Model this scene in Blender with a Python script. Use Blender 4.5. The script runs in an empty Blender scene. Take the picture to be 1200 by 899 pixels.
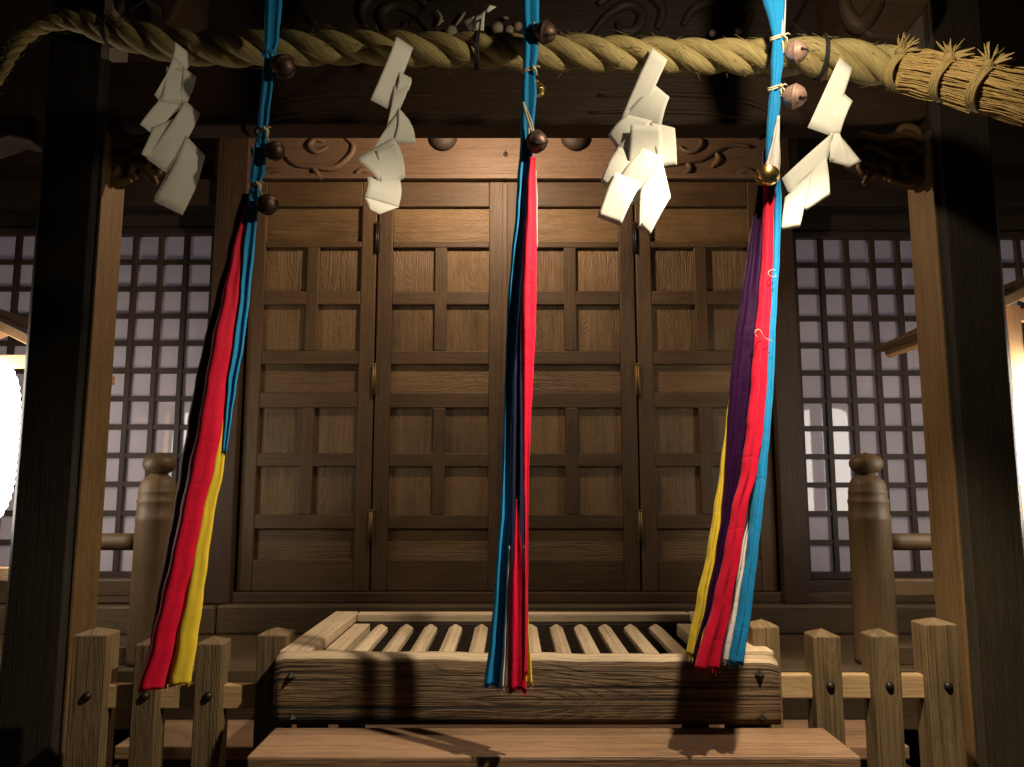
import bpy, bmesh, math, random
from mathutils import Vector, Matrix, noise as mnoise
random.seed(11)
R = math.radians
scene = bpy.context.scene
COL = scene.collection

# ------------------------------------------------------------------ camera
F = 930.0; PITCH = R(7.4); CAMZ = 1.6
cam_d = bpy.data.cameras.new('camera'); cam = bpy.data.objects.new('camera', cam_d); COL.objects.link(cam)
cam_d.sensor_width = 36.0; cam_d.lens = 36.0 * F / 1200.0
cam_d.clip_start = 0.05; cam_d.clip_end = 500
cam.location = (0, 0, CAMZ); cam.rotation_euler = (R(90) + PITCH, 0, 0)
scene.camera = cam
CP, SP = math.cos(PITCH), math.sin(PITCH)

def at(px, py, Y):
    u = px - 600.0; v = 449.5 - py
    k = Y / (F * CP - v * SP)
    return Vector((u * k, Y, CAMZ + (F * SP + v * CP) * k))
def zat(py, Y): return at(600, py, Y).z
def xat(px, py, Y): return at(px, py, Y).x

# ------------------------------------------------------------------ materials
class NT:
    def __init__(s, name):
        s.m = bpy.data.materials.new(name); s.m.use_nodes = True
        s.t = s.m.node_tree; s.t.nodes.clear()
        s.out = s.n('ShaderNodeOutputMaterial'); s.b = s.n('ShaderNodeBsdfPrincipled')
        s.l(s.b.outputs[0], s.out.inputs['Surface'])
    def n(s, t, **kw):
        nd = s.t.nodes.new(t)
        for k, v in kw.items(): setattr(nd, k, v)
        return nd
    def l(s, a, b): s.t.links.new(a, b)
    def setin(s, nd, **kw):
        for k, v in kw.items(): nd.inputs[k.replace('_', ' ')].default_value = v
        return nd
    def mapped(s, src, scale, loc=(0, 0, 0)):
        m = s.n('ShaderNodeMapping'); m.inputs['Scale'].default_value = scale; m.inputs['Location'].default_value = loc
        s.l(src, m.inputs['Vector']); return m.outputs[0]
    def noise(s, vec, scale=1.0, detail=2.0, rough=0.5, dist=0.0):
        nd = s.n('ShaderNodeTexNoise'); nd.inputs['Scale'].default_value = scale; nd.inputs['Detail'].default_value = detail
        nd.inputs['Roughness'].default_value = rough; nd.inputs['Distortion'].default_value = dist
        s.l(vec, nd.inputs['Vector']); return nd.outputs['Fac']
    def math(s, op, a, b=None, c=None):
        nd = s.n('ShaderNodeMath', operation=op)
        for i, x in enumerate((a, b, c)):
            if x is None: continue
            if isinstance(x, (int, float)): nd.inputs[i].default_value = x
            else: s.l(x, nd.inputs[i])
        return nd.outputs[0]
    def ramp(s, fac, stops):
        nd = s.n('ShaderNodeValToRGB'); e = nd.color_ramp.elements
        while len(e) < len(stops): e.new(0.5)
        for i, (p, c) in enumerate(stops):
            e[i].position = p; e[i].color = (*c, 1) if len(c) == 3 else c
        s.l(fac, nd.inputs[0]); return nd.outputs[0]
    def mix(s, fac, a, b, mode='MIX'):
        nd = s.n('ShaderNodeMix', data_type='RGBA', blend_type=mode)
        for i, x in ((0, fac), (6, a), (7, b)):
            if isinstance(x, (int, float)): nd.inputs[i].default_value = x
            elif isinstance(x, tuple): nd.inputs[i].default_value = (*x, 1)
            else: s.l(x, nd.inputs[i])
        return nd.outputs[2]
    def bump(s, h, strength, dist):
        nd = s.n('ShaderNodeBump'); nd.inputs['Strength'].default_value = strength; nd.inputs['Distance'].default_value = dist
        s.l(h, nd.inputs['Height']); s.l(nd.outputs[0], s.b.inputs['Normal'])

def wood(name, dark, light, rings=16.0, rough=0.6, bump=0.5, bdist=0.004, weather=0.3, cracks=0.0, swirl=0.9, ringc=0.10):
    t = NT(name)
    uv = t.n('ShaderNodeTexCoord').outputs['UV']
    low = t.noise(t.mapped(uv, (0.9, 5.0, 1)), 1.0, 2.0, 0.5)
    mid = t.noise(t.mapped(uv, (2.2, 14.0, 1)), 1.0, 3.0, 0.55)
    sep = t.n('ShaderNodeSeparateXYZ'); t.l(uv, sep.inputs[0])
    ph = t.math('ADD', t.math('MULTIPLY', sep.outputs[1], rings), t.math('MULTIPLY', low, rings * swirl))
    ph = t.math('ADD', ph, t.math('MULTIPLY', mid, 1.6))
    fr = t.math('FRACT', ph)
    tri = t.math('MINIMUM', t.math('MULTIPLY', fr, 1.25), t.math('MULTIPLY', t.math('SUBTRACT', 1.0, fr), 5.0))
    ring = t.math('POWER', tri, 1.6)                      # early wood rising to a late-wood line
    fib = t.noise(t.mapped(uv, (5.0, 190.0, 1)), 1.0, 3.0, 0.6)
    blo = t.noise(t.mapped(uv, (2.6, 5.0, 1)), 1.0, 5.0, 0.65)
    strk = t.noise(t.mapped(uv, (1.6, 62.0, 1)), 1.0, 4.0, 0.7, 0.4)
    speck = t.ramp(t.noise(t.mapped(uv, (11.0, 120.0, 1)), 1.0, 2.0, 0.6), [(0.30, (0, 0, 0)), (0.42, (1, 1, 1))])
    oi = t.n('ShaderNodeObjectInfo').outputs['Random']
    f = t.math('ADD', t.math('MULTIPLY', ring, -ringc), t.math('MULTIPLY', fib, 0.62))
    f = t.math('ADD', f, t.math('MULTIPLY', t.math('SUBTRACT', blo, 0.5), weather * 1.7))
    f = t.math('ADD', f, weather * 0.5)
    f = t.math('ADD', f, t.math('MULTIPLY', t.math('SUBTRACT', strk, 0.5), 0.55))
    f = t.math('ADD', f, t.math('MULTIPLY', t.math('SUBTRACT', oi, 0.35), 0.26))
    f = t.math('ADD', f, 0.02 + ringc * 0.45)
    col = t.ramp(f, [(0.12, dark), (0.48, tuple((a + b) / 2 for a, b in zip(dark, light))), (0.85, light)])
    col = t.mix(0.22, col, t.mix(1.0, col, speck, 'MULTIPLY'))
    h = t.math('ADD', t.math('MULTIPLY', ring, -0.22), t.math('MULTIPLY', fib, 0.6))
    h = t.math('ADD', h, t.math('MULTIPLY', strk, 0.8))
    if cracks > 0:
        ck = t.noise(t.mapped(uv, (0.9, 95.0, 1)), 1.0, 4.0, 0.65, 0.3)
        ckr = t.ramp(ck, [(0.36, (0, 0, 0)), (0.45, (1, 1, 1))])
        col = t.mix(cracks, col, t.mix(1.0, col, ckr, 'MULTIPLY'))
        h = t.math('ADD', h, t.math('MULTIPLY', ckr, 1.6 * cracks))
    t.l(col, t.b.inputs['Base Color'])
    rr = t.math('ADD', rough - 0.12, t.math('MULTIPLY', blo, 0.28))
    t.l(rr, t.b.inputs['Roughness'])
    t.b.inputs['Specular IOR Level'].default_value = 0.35
    t.bump(h, bump, bdist)
    return t.m

M = {}
M['door'] = wood('door_wood', (0.014, 0.0075, 0.0032), (0.100, 0.057, 0.024), rings=60, rough=0.55, bump=0.5, bdist=0.003, weather=0.42)
M['panel'] = wood('door_panel_wood', (0.016, 0.0092, 0.0040), (0.165, 0.099, 0.043), rings=34, rough=0.46, bump=0.95, bdist=0.005, weather=0.6, swirl=1.3, ringc=0.09)
M['frieze'] = wood('frieze_wood', (0.045, 0.025, 0.0135), (0.155, 0.094, 0.054), rings=20, rough=0.55, bump=0.4, bdist=0.003, weather=0.3, swirl=2.0)
M['beam'] = wood('beam_wood', (0.024, 0.013, 0.0065), (0.085, 0.047, 0.023), rings=18, rough=0.6, bump=0.5, weather=0.3)
M['porch_beam'] = wood('porch_beam_wood', (0.018, 0.010, 0.005), (0.070, 0.037, 0.018), rings=24, rough=0.6, bump=0.6, weather=0.35)
M['dark'] = wood('dark_wood', (0.011, 0.007, 0.004), (0.038, 0.023, 0.013), rings=18, rough=0.6, bump=0.5, weather=0.3)
M['pillar'] = wood('shaded_pillar_wood', (0.010, 0.0075, 0.0045), (0.040, 0.029, 0.017), rings=34, rough=0.6, bump=0.5, weather=0.3, cracks=0.25)  # shade on the pillar fronts is put into this dark colour
M['lit_tone'] = wood('lit_tone_wood', (0.055, 0.032, 0.012), (0.21, 0.125, 0.050), rings=34, rough=0.55, bump=0.5, weather=0.3, cracks=0.25)  # paler copy; lamplight on the pillars' inner faces is put into the colour
M['grey'] = wood('weathered_box_wood', (0.020, 0.012, 0.006), (0.185, 0.115, 0.060), rings=26, rough=0.72, bump=1.0, bdist=0.009, weather=0.6, cracks=0.95)
M['pale'] = wood('pale_worn_wood', (0.22, 0.155, 0.09), (0.54, 0.42, 0.28), rings=34, rough=0.65, bump=0.6, bdist=0.003, weather=0.45, cracks=0.25)
M['picket'] = wood('picket_wood', (0.052, 0.035, 0.017), (0.19, 0.126, 0.060), rings=34, rough=0.7, bump=0.7, bdist=0.004, weather=0.5, cracks=0.4)
M['rail'] = wood('fence_rail_wood', (0.20, 0.12, 0.05), (0.48, 0.33, 0.17), rings=16, rough=0.6, bump=0.5, bdist=0.003, weather=0.6)
M['plank'] = wood('step_plank_wood', (0.105, 0.058, 0.030), (0.34, 0.205, 0.118), rings=40, rough=0.5, bump=0.5, bdist=0.003, weather=0.5, cracks=0.3)
M['floor'] = wood('floor_wood', (0.030, 0.019, 0.010), (0.100, 0.065, 0.034), rings=30, rough=0.5, bump=0.4, weather=0.4)
M['newel'] = wood('newel_wood', (0.045, 0.025, 0.012), (0.145, 0.088, 0.041), rings=20, rough=0.5, bump=0.35, bdist=0.002, weather=0.45)
M['lattice'] = wood('lattice_wood', (0.014, 0.008, 0.005), (0.050, 0.029, 0.018), rings=20, rough=0.6, bump=0.3, bdist=0.002)
M['lantern_wood'] = wood('lantern_wood', (0.36, 0.19, 0.09), (0.62, 0.39, 0.20), rings=14, rough=0.6, bump=0.3, bdist=0.002)

def simple(name, col, rough=0.5, metal=0.0, spec=0.5, noise_amt=0.25, scale=30.0, bump=0.15, bdist=0.002, coat=0.0):
    t = NT(name)
    oc = t.n('ShaderNodeTexCoord').outputs['Object']
    nz = t.noise(oc, scale, 4.0, 0.6)
    c = t.mix(nz, tuple(x * (1 - noise_amt) for x in col), tuple(min(1, x * (1 + noise_amt)) for x in col))
    t.l(c, t.b.inputs['Base Color'])
    t.l(t.math('ADD', rough - 0.1, t.math('MULTIPLY', nz, 0.2)), t.b.inputs['Roughness'])
    t.b.inputs['Metallic'].default_value = metal; t.b.inputs['Specular IOR Level'].default_value = spec
    t.b.inputs['Coat Weight'].default_value = coat
    t.bump(nz, bump, bdist)
    return t.m

def cloth(name, col, rough=0.62, sheen=0.05, spec=0.16):
    t = NT(name)
    uv = t.n('ShaderNodeTexCoord').outputs['UV']
    wr = t.noise(t.mapped(uv, (6.0, 22.0, 1)), 1.0, 4.0, 0.6, 0.5)
    fine = t.noise(t.mapped(uv, (40.0, 900.0, 1)), 1.0, 2.0, 0.5)
    sep = t.n('ShaderNodeSeparateXYZ'); t.l(uv, sep.inputs[0])
    cre = t.noise(t.mapped(uv, (9.0, 3.0, 1)), 1.0, 2.0, 0.5)
    crease = t.ramp(cre, [(0.46, (1, 1, 1)), (0.5, (0, 0, 0)), (0.54, (1, 1, 1))])
    c = t.mix(wr, tuple(x * 0.82 for x in col), tuple(min(1, x * 1.14) for x in col))
    t.l(c, t.b.inputs['Base Color']); t.b.inputs['Roughness'].default_value = rough
    t.b.inputs['Sheen Weight'].default_value = sheen; t.b.inputs['Specular IOR Level'].default_value = spec
    t.b.inputs['Anisotropic'].default_value = 0.4
    h = t.math('ADD', t.math('MULTIPLY', wr, 1.0), t.math('MULTIPLY', fine, 0.15))
    h = t.math('ADD', h, t.math('MULTIPLY', crease, 0.12))
    t.bump(h, 0.5, 0.006)
    return t.m
M['blue'] = cloth('blue_cloth', (0.012, 0.235, 0.50))
M['red'] = cloth('red_cloth', (0.58, 0.006, 0.034))
M['yellow'] = cloth('yellow_cloth', (0.70, 0.50, 0.035))
M['white'] = cloth('white_cloth', (0.66, 0.60, 0.56))
M['purple'] = cloth('purple_cloth', (0.022, 0.003, 0.030), rough=0.45, spec=0.25, sheen=0.0)
M['maroon'] = cloth('maroon_cloth', (0.10, 0.004, 0.016), sheen=0.0)
M['navy'] = cloth('navy_cloth', (0.010, 0.014, 0.040), sheen=0.0)

def rope_mat(name, dark, light, u=14.0, v=150.0, bump=0.9):
    t = NT(name)
    uv = t.n('ShaderNodeTexCoord').outputs['UV']
    mp = t.n('ShaderNodeMapping'); mp.inputs['Rotation'].default_value = (0, 0, R(-24)); t.l(uv, mp.inputs['Vector'])
    fib = t.noise(t.mapped(mp.outputs[0], (u, v, 1)), 1.0, 4.0, 0.65, 0.2)
    blo = t.noise(t.mapped(uv, (7.0, 9.0, 1)), 1.0, 3.0, 0.6)
    f = t.math('ADD', t.math('MULTIPLY', fib, 0.7), t.math('MULTIPLY', blo, 0.35))
    t.l(t.ramp(f, [(0.25, dark), (0.72, light)]), t.b.inputs['Base Color'])
    t.b.inputs['Roughness'].default_value = 0.7; t.b.inputs['Specular IOR Level'].default_value = 0.25
    t.bump(fib, bump, 0.004)
    return t.m
M['rope'] = rope_mat('straw_rope', (0.105, 0.080, 0.024), (0.45, 0.35, 0.145))
M['straw'] = rope_mat('loose_straw', (0.17, 0.105, 0.032), (0.55, 0.37, 0.13), 6, 300, 0.4)
M['tuft'] = rope_mat('straw_binding', (0.15, 0.105, 0.035), (0.42, 0.30, 0.115), 8, 260, 0.5)

def paper_mat():
    t = NT('white_paper')
    oc = t.n('ShaderNodeTexCoord').outputs['Object']
    nz = t.noise(oc, 9.0, 4.0, 0.6); fine = t.noise(oc, 160.0, 3.0, 0.6)
    t.l(t.mix(nz, (0.76, 0.74, 0.64), (0.85, 0.83, 0.74)), t.b.inputs['Base Color'])
    t.b.inputs['Roughness'].default_value = 0.75; t.b.inputs['Specular IOR Level'].default_value = 0.2
    t.bump(t.math('ADD', nz, t.math('MULTIPLY', fine, 0.12)), 0.35, 0.006)
    tr = t.n('ShaderNodeBsdfTranslucent'); tr.inputs['Color'].default_value = (0.8, 0.76, 0.62, 1)
    mx = t.n('ShaderNodeMixShader'); mx.inputs[0].default_value = 0.24
    t.l(t.b.outputs[0], mx.inputs[1]); t.l(tr.outputs[0], mx.inputs[2]); t.l(mx.outputs[0], t.out.inputs['Surface'])
    return t.m
M['paper'] = paper_mat()

def pane_mat():
    t = NT('glazed_paper_pane')
    oc = t.n('ShaderNodeTexCoord').outputs['Object']
    nz = t.noise(oc, 3.0, 4.0, 0.6)
    t.l(t.mix(nz, (0.24, 0.205, 0.215), (0.46, 0.40, 0.43)), t.b.inputs['Base Color'])
    t.b.inputs['Roughness'].default_value = 0.7
    t.b.inputs['Coat Weight'].default_value = 1.0; t.b.inputs['Coat Roughness'].default_value = 0.03; t.b.inputs['Coat IOR'].default_value = 1.5
    # a faint glow of its own is added to lift the pane tone
    t.b.inputs['Emission Color'].default_value = (0.62, 0.50, 0.60, 1); t.b.inputs['Emission Strength'].default_value = 0.06
    return t.m
M['pane'] = pane_mat()

def emit(name, col, strength):
    t = NT(name)
    oc = t.n('ShaderNodeTexCoord').outputs['Object']
    nz = t.noise(oc, 6.0, 3.0, 0.5)
    t.l(t.mix(nz, tuple(x * 0.95 for x in col), col), t.b.inputs['Emission Color'])
    t.b.inputs['Base Color'].default_value = (0.8, 0.78, 0.7, 1)
    t.b.inputs['Emission Strength'].default_value = strength
    return t.m
M['lantern'] = emit('lit_lantern_paper', (1.0, 0.93, 0.82), 13.0)
M['bulb'] = emit('lamp_glass', (1.0, 0.80, 0.58), 4.0)
M['brass'] = simple('aged_brass', (0.20, 0.13, 0.055), 0.55, 0.85)
M['bell'] = simple('tarnished_bell_metal', (0.095, 0.055, 0.038), 0.48, 0.7, 0.5, 0.5, 90, 0.5, 0.003)
M['pinkbell'] = simple('worn_copper_bell', (0.40, 0.25, 0.19), 0.5, 0.35, 0.5, 0.5, 70, 0.5, 0.003)
M['gold'] = simple('gilt_bell_metal', (0.80, 0.55, 0.18), 0.28, 1.0, 0.5, 0.2, 50)
M['iron'] = simple('black_iron', (0.030, 0.024, 0.020), 0.45, 0.6)
M['black'] = simple('black_cord', (0.012, 0.010, 0.009), 0.8)
M['slot'] = simple('bell_slot_shadow', (0.004, 0.003, 0.003), 0.9)
M['string'] = simple('pale_string', (0.62, 0.55, 0.36), 0.8, noise_amt=0.3, scale=200)
M['plaster'] = simple('grey_plaster', (0.20, 0.17, 0.145), 0.9, noise_amt=0.15, scale=8)
M['ground'] = simple('gravel_ground', (0.10, 0.09, 0.08), 0.9, noise_amt=0.6, scale=45, bump=0.8, bdist=0.02)
M['stone'] = simple('grey_stone', (0.20, 0.19, 0.17), 0.85, noise_amt=0.3, scale=25)
M['tile'] = simple('roof_tile', (0.05, 0.05, 0.055), 0.6, noise_amt=0.3, scale=10)
M['chalk'] = simple('pale_painted_carving', (0.30, 0.25, 0.18), 0.7, noise_amt=0.3, scale=40)

# ------------------------------------------------------------------ mesh builder
def wloc(o):
    v = Vector((0, 0, 0))
    while o: v += o.location; o = o.parent
    return v

class MB:
    def __init__(s):
        s.bm = bmesh.new(); s.uv = s.bm.loops.layers.uv.new('UVMap'); s.mi = 0
    def face(s, vs, uvs=None, smooth=False):
        try: f = s.bm.faces.new(vs)
        except ValueError: return None
        f.material_index = s.mi; f.smooth = smooth
        if uvs:
            for lp, q in zip(f.loops, uvs): lp[s.uv].uv = q
        return f
    def box(s, x0, x1, y0, y1, z0, z1, g='x', mat=None):
        c = [(x, y, z) for x in (x0, x1) for y in (y0, y1) for z in (z0, z1)]
        vs = [s.bm.verts.new(mat @ Vector(p) if mat else p) for p in c]
        ou, ov = random.uniform(0, 40), random.uniform(0, 40)
        gi = 'xyz'.index(g)
        for idx, na in (((0, 1, 3, 2), 0), ((4, 6, 7, 5), 0), ((0, 4, 5, 1), 1), ((2, 3, 7, 6), 1), ((0, 2, 6, 4), 2), ((1, 5, 7, 3), 2)):
            axes = [a for a in (0, 1, 2) if a != na]
            if gi in axes: ua = gi; va = [a for a in axes if a != gi][0]; su = 1.0
            else: ua, va = axes; su = 4.0
            s.face([vs[i] for i in idx], [(c[i][ua] * su + ou, c[i][va] + ov + na * 0.37) for i in idx])
        return vs
    def obox(s, p0, p1, w, h, up=Vector((0, 0, 1))):
        p0 = Vector(p0); p1 = Vector(p1); d = p1 - p0; L = d.length; d.normalize()
        side = d.cross(up).normalized(); u2 = side.cross(d).normalized()
        m = Matrix((d, side, u2)).transposed().to_4x4(); m.translation = p0
        s.box(0, L, -w / 2, w / 2, -h / 2, h / 2, 'x', m)
    def tube(s, pts, radii, n=10, closed=False, smooth=True, caps=True, squash=None):
        pts = [Vector(p) for p in pts]
        if isinstance(radii, (int, float)): radii = [radii] * len(pts)
        ou, ov = random.uniform(0, 40), random.uniform(0, 40)
        N = len(pts); rings = []; prev = None; L = 0; Ls = []
        for i, p in enumerate(pts):
            a = pts[(i - 1) % N] if (closed or i > 0) else p; b = pts[(i + 1) % N] if (closed or i < N - 1) else p
            t = (b - a)
            t = t.normalized() if t.length > 1e-9 else Vector((0, 0, 1))
            if prev is None:
                ref = Vector((0, 1, 0)) if abs(t.y) < 0.8 else Vector((0, 0, 1))
                nn = (ref - t * ref.dot(t)).normalized()
            else:
                nn = prev - t * prev.dot(t); nn.normalize()
            prev = nn; bb = t.cross(nn)
            if i: L += (p - pts[i - 1]).length
            Ls.append(L)
            q = squash or (1, 1)
            rings.append([s.bm.verts.new(p + radii[i] * (nn * math.cos(2 * math.pi * k / n) * q[0] + bb * math.sin(2 * math.pi * k / n) * q[1])) for k in range(n)])
        rng = range(N) if closed else range(N - 1)
        for i in rng:
            j = (i + 1) % N
            la, lb = Ls[i], (Ls[j] if j > i else Ls[i] + 0.01)
            for k in range(n):
                k2 = (k + 1) % n; c = 2 * math.pi * max(radii[i], 1e-4) / n
                s.face([rings[i][k], rings[j][k], rings[j][k2], rings[i][k2]],
                       [(la + ou, k * c + ov), (lb + ou, k * c + ov), (lb + ou, (k + 1) * c + ov), (la + ou, (k + 1) * c + ov)], smooth)
        if caps and not closed:
            s.face(list(reversed(rings[0])), [(ou, ov)] * n); s.face(rings[-1], [(ou, ov)] * n)
        return rings
    def lathe(s, prof, center, n=28, axis=Vector((0, 0, 1)), smooth=True, a0=0.0):
        axis = axis.normalized(); ref = Vector((1, 0, 0)) if abs(axis.x) < 0.9 else Vector((0, 0, 1))
        e1 = (ref - axis * ref.dot(axis)).normalized(); e2 = axis.cross(e1)
        center = Vector(center); ou, ov = random.uniform(0, 40), random.uniform(0, 40)
        rings = []
        for r, h in prof:
            rings.append([s.bm.verts.new(center + axis * h + (e1 * math.cos(2 * math.pi * k / n + a0) + e2 * math.sin(2 * math.pi * k / n + a0)) * max(r, 1e-4)) for k in range(n)])
        rm = max(r for r, h in prof)
        for i in range(len(prof) - 1):
            for k in range(n):
                k2 = (k + 1) % n; c = 2 * math.pi * rm / n
                s.face([rings[i][k], rings[i][k2], rings[i + 1][k2], rings[i + 1][k]],
                       [(prof[i][1] + ou, k * c + ov), (prof[i][1] + ou, (k + 1) * c + ov), (prof[i + 1][1] + ou, (k + 1) * c + ov), (prof[i + 1][1] + ou, k * c + ov)], smooth)
        s.face(list(reversed(rings[0])), [(ou, ov)] * n); s.face(rings[-1], [(ou, ov)] * n)
    def prism(s, poly, y0, y1, g='x'):
        # poly: list of (x,z) outline extruded between depths
        ou, ov = random.uniform(0, 40), random.uniform(0, 40)
        a = [s.bm.verts.new((x, y0, z)) for x, z in poly]; b = [s.bm.verts.new((x, y1, z)) for x, z in poly]
        q = [((x + ou, z + ov) if g == 'x' else (z + ou, x + ov)) for x, z in poly]
        s.face(a, q); s.face(list(reversed(b)), list(reversed(q)))
        n = len(poly)
        for i in range(n):
            j = (i + 1) % n
            s.face([a[j], a[i], b[i], b[j]], [q[j], q[i], (q[i][0], q[i][1] + (y1 - y0)), (q[j][0], q[j][1] + (y1 - y0))])
    def build(s, name, mats, parent=None, bevel=0.0, seg=2, loc=None):
        bmesh.ops.recalc_face_normals(s.bm, faces=s.bm.faces)
        me = bpy.data.meshes.new(name)
        off = wloc(parent) if parent else (Vector(loc) if loc else Vector((0, 0, 0)))
        bmesh.ops.translate(s.bm, verts=s.bm.verts, vec=-off)
        s.bm.to_mesh(me); s.bm.free()
        o = bpy.data.objects.new(name, me); COL.objects.link(o)
        for m in (mats if isinstance(mats, (list, tuple)) else [mats]):
            me.materials.append(M[m] if isinstance(m, str) else m)
        if parent: o.parent = parent
        elif loc: o.location = loc
        if bevel:
            bv = o.modifiers.new('bevel', 'BEVEL'); bv.width = bevel; bv.segments = seg; bv.limit_method = 'ANGLE'; bv.angle_limit = R(40)
            bv.harden_normals = False
        return o

def tag(o, label, cat, group=None, kind=None):
    if label: o['label'] = label
    if cat: o['category'] = cat
    if group: o['group'] = group
    if kind: o['kind'] = kind
    return o
def thing(name, loc, label, cat, group=None):
    o = bpy.data.objects.new(name, None); COL.objects.link(o); o.location = loc; o.empty_display_size = 0.1
    return tag(o, label, cat, group)

def spiral(cx, cz, r0, turns, a0, sgn=1, y=0, n=40, shrink=0.12):
    pts = []
    for i in range(n):
        t = i / (n - 1); r = r0 * (1 - t) + r0 * shrink * t; a = a0 + sgn * t * turns * 2 * math.pi
        pts.append((cx + r * math.cos(a), y, cz + r * math.sin(a)))
    return pts
def smooth_path(ctrl, n=24):
    P = [Vector(c) for c in ctrl]; P = [2 * P[0] - P[1]] + P + [2 * P[-1] - P[-2]]; out = []
    m = len(P) - 3
    for i in range(n):
        t = i / (n - 1) * m; k = min(int(t), m - 1); u = t - k
        a, b, c, d = P[k], P[k + 1], P[k + 2], P[k + 3]
        out.append(0.5 * ((2 * b) + (c - a) * u + (2 * a - 5 * b + 4 * c - d) * u * u + (3 * b - a - 3 * c + d) * u ** 3))
    return out

# ------------------------------------------------------------------ ground
m = MB(); m.box(-150, 150, -150, 150, -0.5, 0.0); g = m.build('ground', 'ground'); tag(g, None, None, kind='structure')

# ------------------------------------------------------------------ shrine hall
YD = 3.95            # door face
YF = 0.905           # veranda floor height
hall = thing('shrine_hall', (0, 4.6, 0), 'old dark timber shrine hall with panelled folding doors, lattice windows and square porch pillars', 'shrine')
doorb = zat(693, YD); doort = zat(213, YD)

# rows of a leaf, from the photograph
rows = [('w', 242, 283), ('s', 290, 341), ('s', 357, 411), ('w', 427, 460), ('s', 478, 531), ('s', 547, 603), ('w', 620, 656)]
def door_leaf(pl, pr, y0, hinge_side, knob=None):
    x0, x1 = xat(pl, 450, YD), xat(pr, 450, YD); W = x1 - x0
    st = 0.118 * W; mu = 0.095 * W
    yF, yB = y0, y0 + 0.055
    m = MB()
    m.box(x0, x0 + st, yF, yB, doorb, doort, 'z'); m.box(x1 - st, x1, yF, yB, doorb, doort, 'z')
    zs = [doort] + [z for _, a, b in rows for z in (zat(a, YD), zat(b, YD))] + [doorb]
    for i in range(0, len(zs), 2):
        m.box(x0 + st, x1 - st, yF + 0.003, yB - 0.002, zs[i + 1], zs[i], 'x')
    xm = (x0 + x1) / 2
    for a, b in ((290, 411), (478, 603)):
        zt, zb = zat(a, YD), zat(b, YD)
        # the muntin runs through; the short rail meets it
        m.box(xm - mu / 2, xm + mu / 2, yF + 0.0015, yB - 0.004, zb - 0.001, zt + 0.001, 'z')
    d = m.build('folding_door', 'door', hall, bevel=0.005)
    for kind, a, b in rows:
        zt, zb = zat(a, YD), zat(b, YD)
        cells = [(x0 + st, x1 - st)] if kind == 'w' else [(x0 + st, xm - mu / 2), (xm + mu / 2, x1 - st)]
        for c0, c1 in cells:
            p = MB(); p.box(c0 - 0.004, c1 + 0.004, yF + 0.026, yF + 0.040, zb - 0.004, zt + 0.004, 'x' if kind == 'w' else 'z')
            p.build('door_panel', 'panel', d)
    hx = x0 if hinge_side == 'l' else x1
    for py in (280, 446, 618):
        hz = zat(py, YD)
        h = MB()
        h.tube([(hx, yF - 0.012, hz - 0.075), (hx, yF - 0.012, hz + 0.075)], 0.0045, 10)
        sgn = 1 if hinge_side == 'l' else -1
        a, b = sorted((hx + sgn * 0.002, hx + sgn * 0.010)); h.box(a, b, yF - 0.006, yF - 0.0005, hz - 0.07, hz + 0.07, 'z')
        h.lathe([(0.001, 0.0), (0.006, 0.004), (0.004, 0.010), (0.001, 0.012)], (hx, yF - 0.012, hz + 0.075), 10)
        h.build('hinge', 'brass' if py != 280 else 'iron', d)
    return d
d1 = door_leaf(287, 437.5, YD - 0.004, 'r'); d2 = door_leaf(439.5, 590.5, YD, 'l')
d3 = door_leaf(592.5, 746, YD, 'r'); d4 = door_leaf(748, 902, YD - 0.004, 'l')
# meeting strip and lock of the two middle leaves
m = MB(); m.box(xat(591.5, 450, YD) - 0.012, xat(591.5, 450, YD) + 0.012, YD - 0.014, YD - 0.001, doorb + 0.01, doort - 0.01, 'z'); m.build('meeting_strip', 'door', d2, bevel=0.003)

# posts each side of the doors
def part(name, mat, boxes, bevel=0.006, parent=hall):
    m = MB()
    for b in boxes: m.box(*b)
    return m.build(name, mat, parent, bevel=bevel)
ztop = 4.9
for pl, pr in ((246, 284), (905, 934)):
    part('door_post', 'porch_beam', [(xat(pl, 450, YD), xat(pr, 450, YD), YD - 0.05, YD + 0.10, zat(706, YD), ztop, 'z')])
# threshold beams
part('threshold', 'beam', [(-4.5, 4.5, YD - 0.03, YD + 0.10, zat(707, YD - 0.03), doorb - 0.002, 'x')])
z_sill = zat(709, 3.87)
part('sill_beam', 'floor', [(-4.5, xat(252, 720, 3.87), 3.86, YD + 0.08, YF, z_sill - 0.004, 'x'), (xat(253, 720, 3.87), 4.5, 3.87, YD + 0.08, YF, z_sill, 'x')], 0.012)
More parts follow.
